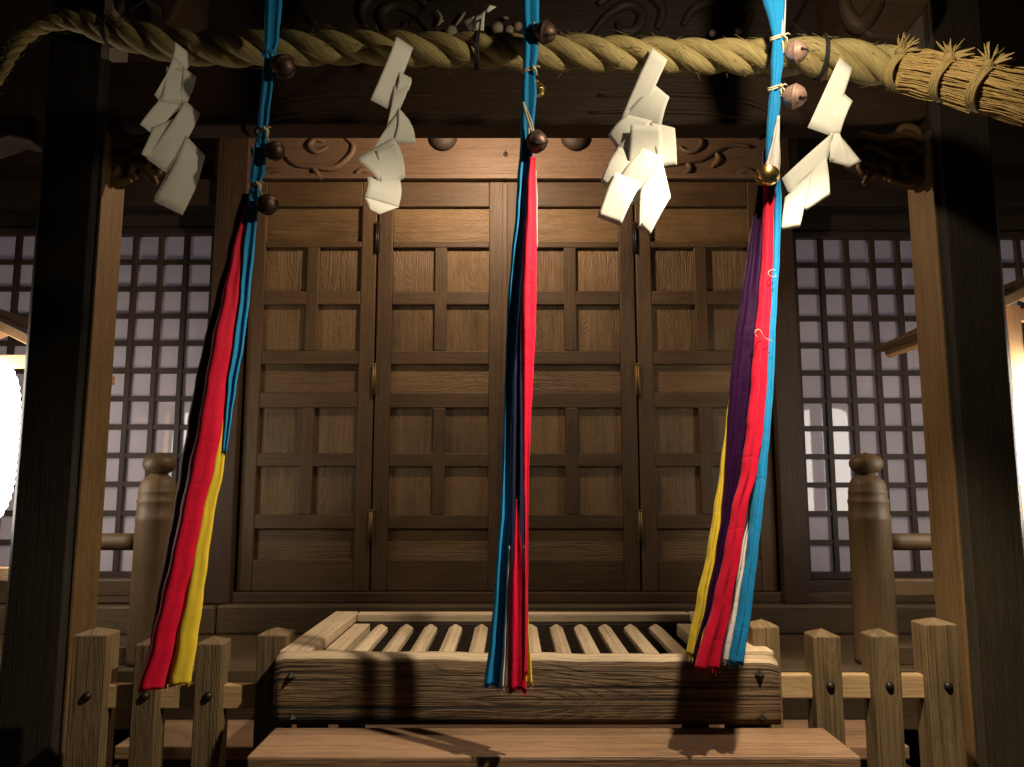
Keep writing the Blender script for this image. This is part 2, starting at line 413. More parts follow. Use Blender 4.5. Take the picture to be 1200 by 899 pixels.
# header over the doors, carved frieze board above it
zh0, zh1 = doort + 0.004, zat(203, YD - 0.03)
part('door_header', 'frieze', [(xat(286, 210, YD), xat(903, 210, YD), YD - 0.035, YD + 0.05, zh0, zh1 - 0.002, 'x')], 0.004)
YFz = YD - 0.02
zf0, zf1 = zh1, zat(120, YFz)
fr = part('frieze_board', 'frieze', [(xat(252, 190, YFz), xat(936, 190, YFz), YFz, YFz + 0.05, zf0, zf1, 'x')], 0.004)
def relief(name, ctrl, r, Y, mat, parent, n=30, sq=(0.7, 1.0)):
    pts = smooth_path([at(px, py, Y) for px, py in ctrl], n)
    rad = [r * (0.35 + 0.65 * math.sin(math.pi * (0.12 + 0.76 * i / (n - 1)))) for i in range(n)]
    mm = MB(); mm.tube(pts, rad, 10); return mm
def carve(lists, r, Y, name, mat, parent):
    for ctrl in lists:
        big = MB(); n = 30
        pts = smooth_path([at(px, py, Y) for px, py in ctrl], n)
        rad = [r * (0.30 + 0.70 * math.sin(math.pi * (0.10 + 0.78 * i / (n - 1)))) for i in range(n)]
        big.tube(pts, rad, 10); big.build(name, mat, parent)
carve([[(330, 176), (345, 192), (366, 195), (392, 197), (410, 183), (414, 170), (404, 160)],
       [(366, 195), (372, 204), (378, 210)],
       [(385, 172), (371, 178), (363, 171), (369, 164), (380, 166)],
       [(415, 208), (424, 200), (440, 204)], [(258, 178), (275, 192), (290, 206)],
       [(300, 205), (318, 200), (334, 204)], [(268, 172), (282, 168), (298, 174), (304, 186)]], 0.017, YFz - 0.004, 'carved_scroll', 'frieze', fr)
carve([[(775, 195), (800, 190), (822, 186), (838, 177), (856, 170), (880, 172)],
       [(805, 190), (808, 198), (800, 205)], [(796, 172), (806, 178), (818, 174), (822, 166), (812, 163)],
       [(838, 177), (842, 187), (834, 196)], [(862, 206), (874, 200), (888, 205)], [(745, 207), (755, 200), (772, 204)]], 0.017, YFz - 0.004, 'carved_scroll', 'frieze', fr)
for px in (520, 673):
    m = MB(); c = at(px, 160, YFz - 0.03)
    m.lathe([(0.001, -0.03), (0.045, -0.026), (0.068, -0.004), (0.070, 0.01), (0.06, 0.03)], c, 28, Vector((0, 1, 0)))
    m.build('round_boss', 'dark', fr)  # dark wood stands in for shade below the beam
m = MB(); c = at(592.5, 181, YFz)
m.tube([c + Vector((0, 0.0, 0)), c + Vector((0.0, -0.02, 0)), c + Vector((0, -0.024, 0.012))], 0.0035, 8); m.lathe([(0.001, 0), (0.012, 0.002), (0.009, 0.006), (0.001, 0.008)], c - Vector((0, 0.001, 0)), 12, Vector((0, -1, 0)))
m.build('iron_hook', 'iron', fr)
# upper wall
part('upper_wall', 'dark', [(-4.5, 4.5, YD + 0.03, YD + 0.10, zf1 - 0.02, ztop, 'x')], 0)

# lattice windows
YL = 4.0
def lattice_window(px0, px1, pt, pb, cols, rows_, ph=None):
    x0, x1 = xat(px0, 470, YL), xat(px1, 470, YL); z1, z0 = zat(pt, YL), zat(pb, YL)
    m = MB(); fw = 0.035
    m.box(x0 - fw, x0, YL - 0.02, YL + 0.04, z0 - fw, z1 + fw, 'z'); m.box(x1, x1 + fw, YL - 0.02, YL + 0.04, z0 - fw, z1 + fw, 'z')
    m.box(x0, x1, YL - 0.018, YL + 0.038, z1, z1 + fw, 'x'); m.box(x0, x1, YL - 0.018, YL + 0.038, z0 - fw, z0, 'x')
    w = m.build('lattice_window', 'lattice', hall, bevel=0.003)
    m = MB(); bw = 0.026
    dx = (x1 - x0) / cols; dz = (z1 - z0) / rows_
    for i in range(1, cols): m.box(x0 + i * dx - bw / 2, x0 + i * dx + bw / 2, YL - 0.012, YL + 0.014, z0, z1, 'z')
    for j in range(1, rows_): m.box(x0, x1, YL - 0.007, YL + 0.012, z0 + j * dz - bw / 2, z0 + j * dz + bw / 2, 'x')
    m.build('lattice', 'lattice', w, bevel=0.002)
    m = MB(); vs_ = m.box(x0, x1, YL + 0.016, YL + 0.024, z0, z1)
    for v_ in vs_: v_.co.y += 0.030 * (abs(v_.co.x) - min(abs(x0), abs(x1)))   # panes skewed to steer the lantern reflection inward
    m.build('window_pane', 'pane', w)
    # bottom board under the lattice
    m = MB(); m.box(x0 - fw, x1 + fw, YL - 0.01, YL + 0.03, zat(706, YD), z0 - fw - 0.002, 'x'); m.build('base_board', 'beam', w, bevel=0.003)
    # board over the lattice
    m = MB(); m.box(x0 - fw, x1 + fw, YL - 0.004, YL + 0.05, z1 + fw + 0.002, zat(232, YL), 'x'); m.build('head_board', 'dark', w, bevel=0.003)
    return w
PX = 30.6
lattice_window(240 - PX * 6, 240, 276, 670, 6, 12)
lattice_window(940, 940 + PX * 6, 280, 670, 6, 12)
lattice_window(38 - PX * 5, 38, 276, 670, 5, 12)
lattice_window(1146, 1146 + PX * 5, 280, 670, 5, 12)
for a, b in ((-4.5, xat(246, 450, YD) - 0.002), (xat(934, 450, YD) + 0.002, 4.5)):
    part('wall_beam', 'dark', [(a, b, YD - 0.03, YD + 0.09, zat(243, YD), zat(212, YD), 'x')])
    part('wall_board', 'dark', [(a, b, YD + 0.035, YD + 0.09, zat(212, YD) + 0.002, zf1 - 0.022, 'x')], 0)
    part('wall_board', 'dark', [(a, b, YL + 0.075, YL + 0.11, doorb, zat(243, YD) + 0.02, 'x')], 0)
for pa, pb in ((38, 56), (1128, 1146)):
    part('wall_post', 'beam', [(xat(pa, 450, YL) + 0.037, xat(pb, 450, YL) - 0.037, YL - 0.06, YL + 0.05, zat(706, YD), zat(244, YD), 'z')])
for s in (-1, 1):
    a, b = sorted((s * 2.95, s * 4.5))
    part('side_wall', 'plaster', [(a, b, YL, YL + 0.05, doorb, zat(244, YD), 'x')], 0)
    a, b = sorted((s * 4.45, s * 4.55)); part('side_wall', 'plaster', [(a, b, YD + 0.11, 8.0, 0.2, ztop, 'x')], 0)
part('back_wall', 'plaster', [(-4.44, 4.44, 7.95, 8.05, 0.2, ztop, 'x')], 0)

# veranda floor: boards running across
m = MB(); y = 3.14
while y < 3.94:
    w = 0.16; m.box(-4.6, 4.6, y + 0.0015, y + w - 0.0015, YF - 0.05, YF, 'x'); y += w
m.build('veranda_floor', 'floor', hall, bevel=0.003)
part('veranda_edge_beam', 'beam', [(-4.6, 4.6, 3.18, 3.27, YF - 0.23, YF - 0.052, 'x')])
for x in (-4.3, -2.9, -1.42, 1.42, 2.9, 4.3): part('floor_post', 'dark', [(x - 0.07, x + 0.07, 3.30, 3.44, 0.0, YF - 0.052, 'z')])
# wooden stairs in front
for i, z in enumerate((0.72, 0.53, 0.35, 0.17)):
    y1 = 3.17 - 0.30 * i
    if i == 0: part('stair_tread', 'plank', [(-1.36, 1.36, y1 - 0.32, y1 - 0.004, z - 0.045, z, 'x')], 0.006)
    elif i == 1: part('stair_tread', 'plank', [(-1.36, 1.36, y1 - 0.32, y1 - 0.004, z - 0.045, z, 'x')], 0.006)
for i, (z0, z1) in enumerate(((0.72, 0.852), (0.53, 0.675))):
    y1 = 3.175 - 0.30 * i
    part('stair_riser', 'dark', [(-1.35, 1.35, y1 - 0.002 + (0 if i else 0.0), y1 + 0.02 if i else 3.178, z0 + 0.001, z1, 'x')] if i else [(-1.35, 1.35, 3.168, 3.179, z0, z1, 'x')], 0)
part('stair_string', 'dark', [(-1.41, -1.37, 2.56, 3.16, 0.0, 0.62, 'y'), (1.37, 1.41, 2.56, 3.16, 0.0, 0.62, 'y')], 0.003)

# porch pillars
YP0, YP1 = 2.70, 2.865
def pillar(x_in, x_out, YP1):
    m = MB(); a, b = sorted((x_in, x_out)); c = 0.022
    poly = [(a + c, YP0), (b - c, YP0), (b, YP0 + c), (b, YP1 - c), (b - c, YP1), (a + c, YP1), (a, YP1 - c), (a, YP0 + c)]
    ou = random.uniform(0, 40)
    zb, zt = 0.12, 4.3
    lo = [m.bm.verts.new((x, y, zb)) for x, y in poly]; hi = [m.bm.verts.new((x, y, zt)) for x, y in poly]
    per = [0]
    for i in range(8):
        p, q = poly[i], poly[(i + 1) % 8]; per.append(per[-1] + math.hypot(p[0] - q[0], p[1] - q[1]))
    for i in range(8):
        j = (i + 1) % 8
        m.face([lo[i], lo[j], hi[j], hi[i]], [(zb + ou, per[i]), (zb + ou, per[i + 1]), (zt + ou, per[i + 1]), (zt + ou, per[i])])
    m.face(list(reversed(lo))); m.face(hi)
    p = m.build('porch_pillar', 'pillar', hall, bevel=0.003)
    xf = x_in; d_ = 0.012 if x_out < x_in else -0.012
    jm = MB(); jm.box(min(xf + d_ * 0.05, xf + d_), max(xf + d_ * 0.05, xf + d_), YP0 + 0.012, YP1 - 0.004, 0.125, zat(150, YP0), 'z'); jm.build('lit_face_board', 'lit_tone', p, bevel=0.003)  # thin board added to lighten the pillar's lamp-lit inner face
    s = MB(); s.box(a - 0.06, b + 0.06, YP0 - 0.06, YP1 + 0.06, 0, 0.12); s.build('base_stone', 'stone', p, bevel=0.012)
XLi = xat(97, 460, YP0); XRi = xat(1117, 460, YP0)
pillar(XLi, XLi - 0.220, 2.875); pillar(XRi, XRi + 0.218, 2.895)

# rainbow beam between the pillars, with its grooved outline
YB = 2.74
bt, bb = zat(72, YB), zat(163, YB + 0.12)
m = MB()
xa, xb = XLi - 0.06, XRi + 0.06
poly = [(xa, bb + 0.07)]
N = 40
for i in range(N + 1):
    t = i / N; x = XLi + 0.02 + (XRi - XLi - 0.04) * t
    e = min(t, 1 - t); rise = 0.07 * math.exp(-(e / 0.035) ** 2)
    poly.append((x, bb + rise * 0.3 - 0.012 * math.cos(math.pi * (t - 0.5) * 2) * 0))
poly += [(xb, bb + 0.07), (xb, bt), (xa, bt)]
m.prism(poly, YB, YB + 0.12)
beam = m.build('rainbow_beam', 'porch_beam', hall, bevel=0.008)
carve([[(690, 132), (760, 131), (830, 133), (880, 140), (900, 154), (890, 163)],
       [(700, 112), (780, 111), (850, 115), (897, 128), (915, 148), (908, 160)]], 0.010, YB - 0.001, 'carved_groove', 'porch_beam', beam)
carve([[(512, 132), (440, 131), (370, 133), (320, 140), (300, 154), (310, 163)],
       [(502, 112), (420, 111), (350, 115), (303, 128), (285, 148), (292, 160)]], 0.010, YB - 0.001, 'carved_groove', 'porch_beam', beam)
# carved cloud brackets tucked under the beam ends
def bracket(sgn):
    m = MB()
    mx = (lambda p: p) if sgn > 0 else (lambda p: 1196 - p)
    Y = 2.78
    base = [(mx(p), q) for p, q in ((985, 160), (1092, 160), (1092, 216), (1060, 214), (1030, 206), (1000, 190), (985, 172))]
    m.prism([(at(p, q, Y).x, at(p, q, Y).z) for p, q in (base if sgn > 0 else base[::-1])], Y, Y + 0.07)
    b = m.build('carved_bracket', 'beam', hall, bevel=0.006)
    lists = [[(990, 165), (1010, 158), (1035, 164), (1060, 158), (1085, 166)],
             [(1040, 172), (1060, 168), (1082, 178), (1094, 194), (1084, 208), (1064, 206), (1058, 196), (1068, 190)],
             [(1000, 180), (1016, 172), (1034, 178), (1052, 186), (1076, 186)],
             [(1012, 204), (1008, 194), (1018, 190), (1024, 198), (1018, 206), (1012, 216)],
             [(1030, 206), (1028, 196), (1038, 194), (1042, 203), (1036, 208)],
             [(1042, 210), (1058, 214), (1076, 210), (1090, 200)],
             [(1000, 168), (996, 178), (1004, 188), (1014, 184)],
             [(1050, 160), (1058, 150), (1072, 152), (1080, 160)]]
    big = MB()
    for c in lists:
        pts = smooth_path([at(mx(p), q, Y - 0.004) for p, q in c], 26)
        big.tube(pts, [0.017 * (0.35 + 0.65 * math.sin(math.pi * (0.12 + 0.8 * i / 25))) for i in range(26)], 10)
    big.build('carved_scroll', 'lit_tone', b)
bracket(1); bracket(-1)

# front eave beam above the rope with carved frog-leg strut, and projecting beam noses
YE = 2.50
part('eave_beam', 'dark', [(-4.4, 4.4, YE + 0.1, YE + 0.26, zat(-60, YE), zat(-10, YE) + 0.35, 'x')])
tb = MB()
zc = zat(62, 2.66); tb.box(-1.15, 1.15, 2.68, 2.74, zat(70, 2.7), zat(-30, 2.7), 'x')
ts = tb.build('carved_transom', 'dark', hall, bevel=0.004)
carve([[(690, 44), (712, 18), (735, 6), (752, 16), (746, 34), (728, 36), (724, 26)], [(700, 6), (722, -8), (760, -6), (776, 12), (770, 34)],
       [(800, 30), (812, 12), (835, 2), (848, 14), (838, 28)], [(850, 40), (872, 30), (880, 12)],
       [(510, 44), (488, 18), (465, 6), (448, 16), (454, 34), (472, 36), (476, 26)], [(500, 6), (478, -8), (440, -6), (424, 12), (430, 34)],
       [(370, 30), (356, 12), (335, 2), (322, 14), (332, 28)]], 0.020, 2.675, 'carved_scroll', 'dark', ts)
carve([[(512, 12), (517, 20), (515, 26)], [(534, 30), (540, 22), (545, 14)], [(513, 30), (516, 26), (520, 24)], [(590, 20), (596, 22)]], 0.005, 2.652, 'painted_carving', 'chalk', ts)
for px, py, r in ((529, 37, 0.022), (583, 33, 0.022), (597, 35, 0.016), (607, 31, 0.016), (835, 39, 0.012), (866, 36, 0.013)):
    m = MB(); c = at(px, py, 2.62); m.lathe([(0.001, -r), (r * .7, -r * .7), (r, 0), (r * .75, r * .65), (r * .3, r * .9), (0.001, r)], c, 16, Vector((0.2, -1, 0.3)))
    m.tube([c, at(px + 2, py - 4, 2.69)], r * 0.5, 8)
    m.build('painted_carving', 'chalk', ts)
def beam_nose(pts, Y, d, mat='beam'):
    m = MB(); m.prism([(at(p, q, Y).x, at(p, q, Y).z) for p, q in pts], Y, Y + d)
    return m.build('beam_nose', mat, hall, bevel=0.010)
bn = beam_nose([(985, -60), (1092, -60), (1092, -4), (1086, 10), (1066, 34), (1054, 44), (1020, 42), (1006, 32), (992, 18)], 2.45, 0.30, 'beam')
carve([[(992, -20), (990, 6), (998, 24), (1008, 30), (1018, 20), (1028, 4), (1030, -20)]], 0.030, 2.455, 'carved_scroll', 'beam', bn)
bn = beam_nose([(150, -60), (215, -60), (212, -4), (206, 12), (198, 26), (190, 24), (188, 8), (160, -10)], 2.45, 0.30, 'beam')
beam_nose([(125, -40), (150, -40), (147, -2), (139, 14), (132, 8)], 2.5, 0.2, 'pillar')
beam_nose([(-40, 110), (10, 118), (38, 135), (36, 166), (10, 160), (-40, 178)], 2.75, 0.12, 'beam')

# roof over the porch with rafters
m = MB(); slope = 0.32
def rz(y): return 4.45 + (y - 2.5) * slope
a, b = -1.6, 8.6
m.obox((0, a, rz(a) + 0.11), (0, 3.9, rz(3.9) + 0.11), 10.4, 0.10)
m.obox((0, 3.9, rz(3.9) + 0.114), (0, b, rz(3.9) + 0.114 - 1.2), 10.4, 0.10)
m.build('roof', 'tile', hall)
m = MB(); x = -5.0
while x <= 5.0:
    m.obox((x, a + 0.05, rz(a + 0.05)), (x, 3.9, rz(3.9)), 0.07, 0.09); x += 0.26
m.build('rafter', 'beam', hall)['kind'] = 'stuff'
part('cross_beam', 'dark', [(-4.5, 4.5, 2.72, 2.86, 4.25, 4.46, 'x'), (-4.5, 4.5, 3.96, 4.08, 4.905, 5.1, 'x')])

# veranda railings
def railing(xc, x_end, label):
    Yr = 3.27
    t = thing('veranda_railing', (xc, Yr, YF), label, 'railing', 'railings at the veranda edge')
    rad = 0.079
    prof = [(rad * 1.02, 0), (rad, 0.03), (rad * .99, 0.52)]
    zb = YF
    H = lambda py: zat(py, Yr) - zb
    prof = [(0.084, 0.0), (0.083, 0.02), (0.079, H(612)), (0.081, H(610)), (0.081, H(604)), (0.077, H(602)), (0.077, H(590)), (0.079, H(588.5)), (0.0785, H(586)), (0.0745, H(584.5)),
            (0.0745, H(578)), (0.0765, H(576.5)), (0.073, H(575)), (0.071, H(569)), (0.062, H(563)), (0.048, H(559)), (0.036, H(557)), (0.034, H(555))]
    m = MB(); m.lathe(prof, (xc, Yr, zb), 40); nw = m.build('newel_post', 'newel', t)
    hc, hr = (H(531.5) + H(556)) / 2, (H(531.5) - H(556)) / 2
    fp = [(0.034, H(557.5))] + [(0.0645 * math.sin(a) ** 0.85 + 0.001, hc - hr * math.cos(a)) for a in [R(22 + 146 * i / 18) for i in range(19)]] + [(0.007, hc + hr * 1.04), (0.002, hc + hr * 1.12)]
    fp_old = [(0.030, H(557)), (0.033, H(554.5)), (0.050, H(552)), (0.062, H(547)), (0.065, H(543)), (0.061, H(538)), (0.050, H(533.5)), (0.033, H(530.5)), (0.014, H(529)), (0.002, H(528))]
    m = MB(); m.lathe(fp, (xc, Yr, zb), 36); m.build('onion_finial', 'newel', nw)
    s = 1 if x_end > xc else -1
    xs = xc + s * 0.07
    m = MB(); zc_ = zat(635, Yr); m.tube([(xs + (x_end - xs) * i / 6, Yr, zc_) for i in range(7)], 0.034, 16); m.build('round_handrail', 'newel', t)
    m = MB(); a, b = sorted((xs, x_end)); zc_ = zat(688, Yr); m.box(a, b, Yr - 0.03, Yr + 0.03, zc_ - 0.032, zc_ + 0.032, 'x'); m.build('lower_rail', 'newel', t, bevel=0.005)
    m = MB(); zb2 = zat(722, Yr); m.box(a, b, Yr - 0.036, Yr + 0.036, YF, YF + 0.07, 'x'); m.build('base_rail', 'floor', t, bevel=0.005)
    m = MB(); m.box(min(x_end, x_end + s * 0.08), max(x_end, x_end + s * 0.08), Yr - 0.04, Yr + 0.04, YF, zat(628, Yr) + 0.03, 'z'); m.build('end_post', 'newel', t, bevel=0.004)
railing(xat(1018, 600, 3.27), 1.78, 'wooden railing with rounded onion-topped newel post, right of the doors')
railing(xat(184, 600, 3.27), -1.78, 'wooden railing with onion-topped newel post, left of the doors beside red cloth')

# ------------------------------------------------------------------ offering box
XB0, XB1 = xat(321, 800, 2.30), xat(914, 800, 2.30)
ZT = zat(769, 2.30); ZB = zat(850, 2.30)
box = thing('offering_box', ((XB0 + XB1) / 2, 2.7, 0.72), 'weathered wooden offering box with slatted top and iron studs in front of the doors', 'offering box')
# front board, sagging worn top edge
m = MB(); n = 60; th = 0.055
ou = random.uniform(0, 30)
vt = []
for i in range(n + 1):
    t = i / n; x = XB0 + (XB1 - XB0) * t
    wob = 0.0035 * mnoise.noise(Vector((x * 7, 0, 0))) + 0.0022 * mnoise.noise(Vector((x * 23, 4, 0)))
    sag = 0.004 * (t - 0.5)
    e = min(t, 1 - t); rnd = -0.008 * math.exp(-(e / 0.012) ** 2)
    zt = ZT + wob - 0.006 * t * 2 + 0.006 + rnd
    yf = 2.30 + 0.002 * mnoise.noise(Vector((x * 5, 9, 0)))
    prof = [(yf + 0.006, ZB), (yf, ZB + 0.02), (yf - 0.001, ZB + 0.09), (yf + 0.002, zt - 0.035), (yf + 0.008, zt - 0.014), (yf + 0.020, zt - 0.002), (yf + 0.034, zt), (yf + th, zt - 0.001), (yf + th, ZB)]
    vt.append([m.bm.verts.new((x, y, z)) for y, z in prof])
vv = [0.0, 0.02, 0.09, 0.155, 0.177, 0.194, 0.208, 0.229, 0.4]
for i in range(n):
    for k in range(8):
        m.mi = 1 if k >= 4 and k < 7 else 0          # the rubbed, pale top edge
        u0 = XB0 + (XB1 - XB0) * i / n + ou; u1 = XB0 + (XB1 - XB0) * (i + 1) / n + ou
        m.face([vt[i][k], vt[i + 1][k], vt[i + 1][k + 1], vt[i][k + 1]], [(u0, vv[k]), (u1, vv[k]), (u1, vv[k + 1]), (u0, vv[k + 1])], True)
m.mi = 0
m.face(vt[0]); m.face(list(reversed(vt[-1])))
for i in range(n): m.face([vt[i][8], vt[i + 1][8], vt[i + 1][0], vt[i][0]], [(0, 0), (0.02, 0), (0.02, .05), (0, .05)])
fb = m.build('front_board', ['grey', 'pale'], box)
fb.data.shade_smooth() if hasattr(fb.data, 'shade_smooth') else None
YK = 3.08
def bp(name, mat, b, bev=0.006): return part(name, mat, [b], bev, box)
bp('side_board', 'dark', (XB0 + 0.004, XB0 + 0.05, 2.30 + th + 0.001, YK - 0.045, ZB, ZT - 0.032, 'y'))
bp('side_board', 'dark', (XB1 - 0.05, XB1 - 0.004, 2.30 + th + 0.001, YK - 0.045, ZB, ZT - 0.032, 'y'))
bp('back_board', 'dark', (XB0 + 0.004, XB1 - 0.004, YK - 0.044, YK, ZB, ZT - 0.032, 'x'))  # boards inside the box darkened so the slat gaps read as shade
bp('side_rail', 'pale', (XB0 - 0.006, XB0 + 0.085, 2.30 + th + 0.001, YK + 0.004, ZT - 0.031, ZT + 0.004, 'y'), 0.007)
bp('side_rail', 'pale', (XB1 - 0.085, XB1 + 0.006, 2.30 + th + 0.001, YK + 0.004, ZT - 0.031, ZT + 0.004, 'y'), 0.007)
bp('back_rail', 'pale', (XB0 + 0.086, XB1 - 0.086, YK - 0.045, YK + 0.004, ZT - 0.031, ZT + 0.003, 'x'), 0.007)
bp('inner_ledge', 'pale', (XB0 + 0.087, XB0 + 0.145, 2.36, YK - 0.09, ZT - 0.07, ZT - 0.026, 'y'), 0.004)
bp('inner_ledge', 'pale', (XB1 - 0.145, XB1 - 0.087, 2.36, YK - 0.09, ZT - 0.07, ZT - 0.026, 'y'), 0.004)
bp('box_bottom', 'dark', (XB0 + 0.055, XB1 - 0.055, 2.37, YK - 0.05, ZB, ZB + 0.02, 'x'), 0)
# gabled slats
for i in range(12):
    xc = -0.470 + 0.0895 * i + random.uniform(-.003, .003); w = 0.0235; zt = ZT - 0.020; ya, yb = 2.36, 2.95
    m = MB(); ou = random.uniform(0, 40); ov = random.uniform(0, 40)
    tip = random.uniform(0.0, 0.006)
    # two lengths with a saw seam between them, as on the old slats
    for y0, y1, dz in ((ya, ya + 0.075 + random.uniform(0, .012), 0.0), (None, yb, -0.0015)):
        if y0 is None: y0 = ylast + 0.008
        ylast = y1
        prof = [(-w, -0.030), (w, -0.030), (w, -0.012), (0.004, 0.0), (-0.004, 0.0), (-w, -0.012)]
        A = [m.bm.verts.new((xc + px_, y0, zt + pz + dz)) for px_, pz in prof]; B = [m.bm.verts.new((xc + px_, y1, zt + pz + dz)) for px_, pz in prof]
        per = 0
        for k in range(6):
            k2 = (k + 1) % 6; d = math.hypot(prof[k][0] - prof[k2][0], prof[k][1] - prof[k2][1])
            m.face([A[k], A[k2], B[k2], B[k]], [(y0 + ou, per + ov), (y0 + ou, per + d + ov), (y1 + ou, per + d + ov), (y1 + ou, per + ov)]); per += d
        m.face(A); m.face(list(reversed(B)))
    m.build('slat', 'pale', box, bevel=0.002)
for px, py in ((890, 791), (893, 842), (341, 793), (342, 842)):
    c = at(px, py, 2.30); r = 0.010
    m = MB(); m.lathe([(r * 1.35, 0.0), (r * 1.35, 0.002), (0.0006, 0.018)], c + Vector((0, 0.001, 0)), 4, Vector((0, -1, 0)), smooth=False); m.build('iron_stud', 'iron', box)
for x in (XB0 + 0.09, XB1 - 0.09):
    bp('box_leg', 'dark', (x - 0.04, x + 0.04, 2.36, 2.42, 0.0, ZB - 0.001, 'z')); bp('box_leg', 'dark', (x - 0.04, x + 0.04, 2.93, 3.03, 0.72, ZB - 0.001, 'z'))

# plank step / bench in front of the box
zp = ZB - 0.004
XS0, XS1 = xat(307, 870, 2.18), xat(985, 870, 2.18)
st = thing('step_bench', ((XS0 + XS1) / 2, 2.18, 0), 'broad worn plank bench lying along the foot of the offering box', 'bench')
m = MB(); m.box(XS0, XS1, 2.055, 2.294, zp - 0.045, zp, 'x'); m.build('plank_top', 'plank', st, bevel=0.006)
m = MB(); m.box(XS0 + 0.06, XS1 - 0.06, 2.10, 2.125, zp - 0.14, zp - 0.046, 'x'); m.build('apron', 'dark', st, bevel=0.004)
for x in (XS0 + 0.08, XS1 - 0.08):
    m = MB(); m.box(x - 0.04, x + 0.04, 2.13, 2.25, 0, zp - 0.046, 'z'); m.build('bench_leg', 'dark', st, bevel=0.004)

# ------------------------------------------------------------------ picket fences
def fence(pickets, rail_py, rx, label, grp='low picket fences beside the offering box'):
    xm = sum(p[0] + p[1] for p in pickets) / 2 / len(pickets)
    t = thing('picket_fence', (xat(xm, 800, 2.45), 2.45, 0), label, 'fence', grp)
    for pl, pr, pt in pickets:
        x0, x1 = xat(pl, 790, 2.42), xat(pr, 790, 2.42); z1 = zat(pt + 11, 2.42); d = x1 - x0
        lean = random.uniform(-0.004, 0.004)
        m = MB(); vs = []
        y0, y1 = 2.42, 2.42 + min(d, 0.085)
        ou = random.uniform(0, 40)
        q = [(x0, y0), (x1, y0), (x1, y1), (x0, y1)]
        lo = [m.bm.verts.new((x, y, 0)) for x, y in q]; hi = [m.bm.verts.new((x + lean, y, z1 + random.uniform(-.002, .002))) for x, y in q]
        ap = m.bm.verts.new(((x0 + x1) / 2 + lean, (y0 + y1) / 2, z1 + 0.017))
        for k in range(4):
            k2 = (k + 1) % 4
            m.face([lo[k], lo[k2], hi[k2], hi[k]], [(ou, k * .09), (ou, k * .09 + d), (z1 + ou, k * .09 + d), (z1 + ou, k * .09)])
            m.face([hi[k], hi[k2], ap], [(ou, k * .2), (ou + .02, k * .2 + .05), (ou + .05, k * .2 + .03)])
        m.face(list(reversed(lo)))
        pk = m.build('picket', 'picket', t, bevel=0.0035)
        cx = (x0 + x1) / 2 + 0.004
        m = MB(); m.lathe([(0.013, 0), (0.0125, 0.004), (0.009, 0.009), (0.002, 0.012)], (cx, y0 + 0.001, zat(rail_py, 2.42)), 16, Vector((0, -1, 0)))
        m.build('bolt_head', 'iron', pk)
    m = MB(); a, b = xat(rx[0], rail_py, 2.47), xat(rx[1], rail_py, 2.47)
    zc_ = zat(rail_py - 1, 2.47); m.box(a, b, 2.45, 2.485, zc_ - 0.034, zc_ + 0.034, 'x')
    m.build('fence_rail', 'rail', t, bevel=0.004)
fence([(885, 917, 724), (955, 987, 735), (1024, 1056, 735), (1089, 1128, 722)], 804, (900, 1108), 'low wooden picket fence with bolted rail, brightly lit, right of the offering box')
fence([(82, 122, 734), (155, 184, 745), (228, 259, 744), (300, 336, 734)], 816, (100, 318), 'low wooden picket fence in shade, left of the offering box under the red cloth')

# ------------------------------------------------------------------ sacred straw rope
YR = 2.12
ctrl = [(-12, 112), (4, 84), (22, 52), (48, 31), (82, 24), (120, 34), (160, 44), (210, 54), (270, 57), (340, 57), (420, 56), (500, 58), (580, 60), (660, 62), (740, 64), (820, 66), (900, 67), (960, 68), (1010, 73), (1062, 84)]
rad_px = [5, 6, 8, 10, 13, 18, 21, 23, 24, 23, 22, 22.5, 23.5, 24, 23, 22.5, 24, 26, 27, 28]
NR = 520
rope_c = smooth_path([at(px, py, YR) for px, py in ctrl], NR)
def ri(t):
    k = t * (len(rad_px) - 1); i = min(int(k), len(rad_px) - 2); u = k - i
    return (rad_px[i] * (1 - u) + rad_px[i + 1] * u) * 0.93 * YR / F
rope = thing('straw_rope', rope_c[260], 'thick twisted straw rope stretched across the porch, its loose straw end at right', 'rope')
arc = [0.0]
for i in range(1, NR): arc.append(arc[-1] + (rope_c[i] - rope_c[i - 1]).length)
theta = [0.0]
for i in range(1, NR):
    rr = ri(i / (NR - 1)); pitch = 6.4 * rr
    theta.append(theta[-1] + (arc[i] - arc[i - 1]) / pitch * 2 * math.pi)
for s in range(3):
    pts = []; rads = []
    for i in range(0, NR, 2):
        t = rope_c[min(i + 1, NR - 1)] - rope_c[max(i - 1, 0)]; t.normalize()
        fwd = Vector((0, -1, 0)); upv = t.cross(fwd) * -1
        upv = fwd.cross(t) * 1.0
        if upv.z < 0 and abs(t.x) > 0.3: upv = -upv
        r = ri(i / (NR - 1)); th_ = -theta[i] + s * 2 * math.pi / 3
        wob = 1 + 0.05 * mnoise.noise(Vector((arc[i] * 9, s * 7.3, 0)))
        pts.append(rope_c[i] + (fwd * math.cos(th_) + upv * math.sin(th_)) * r * 0.495); rads.append(r * 0.53 * wob)
    m = MB(); m.tube(pts, rads, 18)
    for q in range(380):         # stray fibres standing off the surface
        k = random.randrange(2, len(pts) - 2); d = Vector((random.uniform(-1, 1), random.uniform(-1, .2), random.uniform(-1, 1))).normalized()
        tt = (pts[k + 1] - pts[k - 1]).normalized(); d = (d - tt * d.dot(tt)).normalized()
        p0 = pts[k] + d * rads[k] * 0.97; L = random.uniform(0.008, 0.034)
        m.tube([p0, p0 + (d * 0.3 + tt * random.choice((-1, 1))) * L * .5, p0 + (d * 0.55 + tt * random.choice((-1, 1)) * 0.9) * L], [0.0007, 0.0006, 0.0003], 3, caps=False)
    m.build('rope_strand', 'rope', rope)
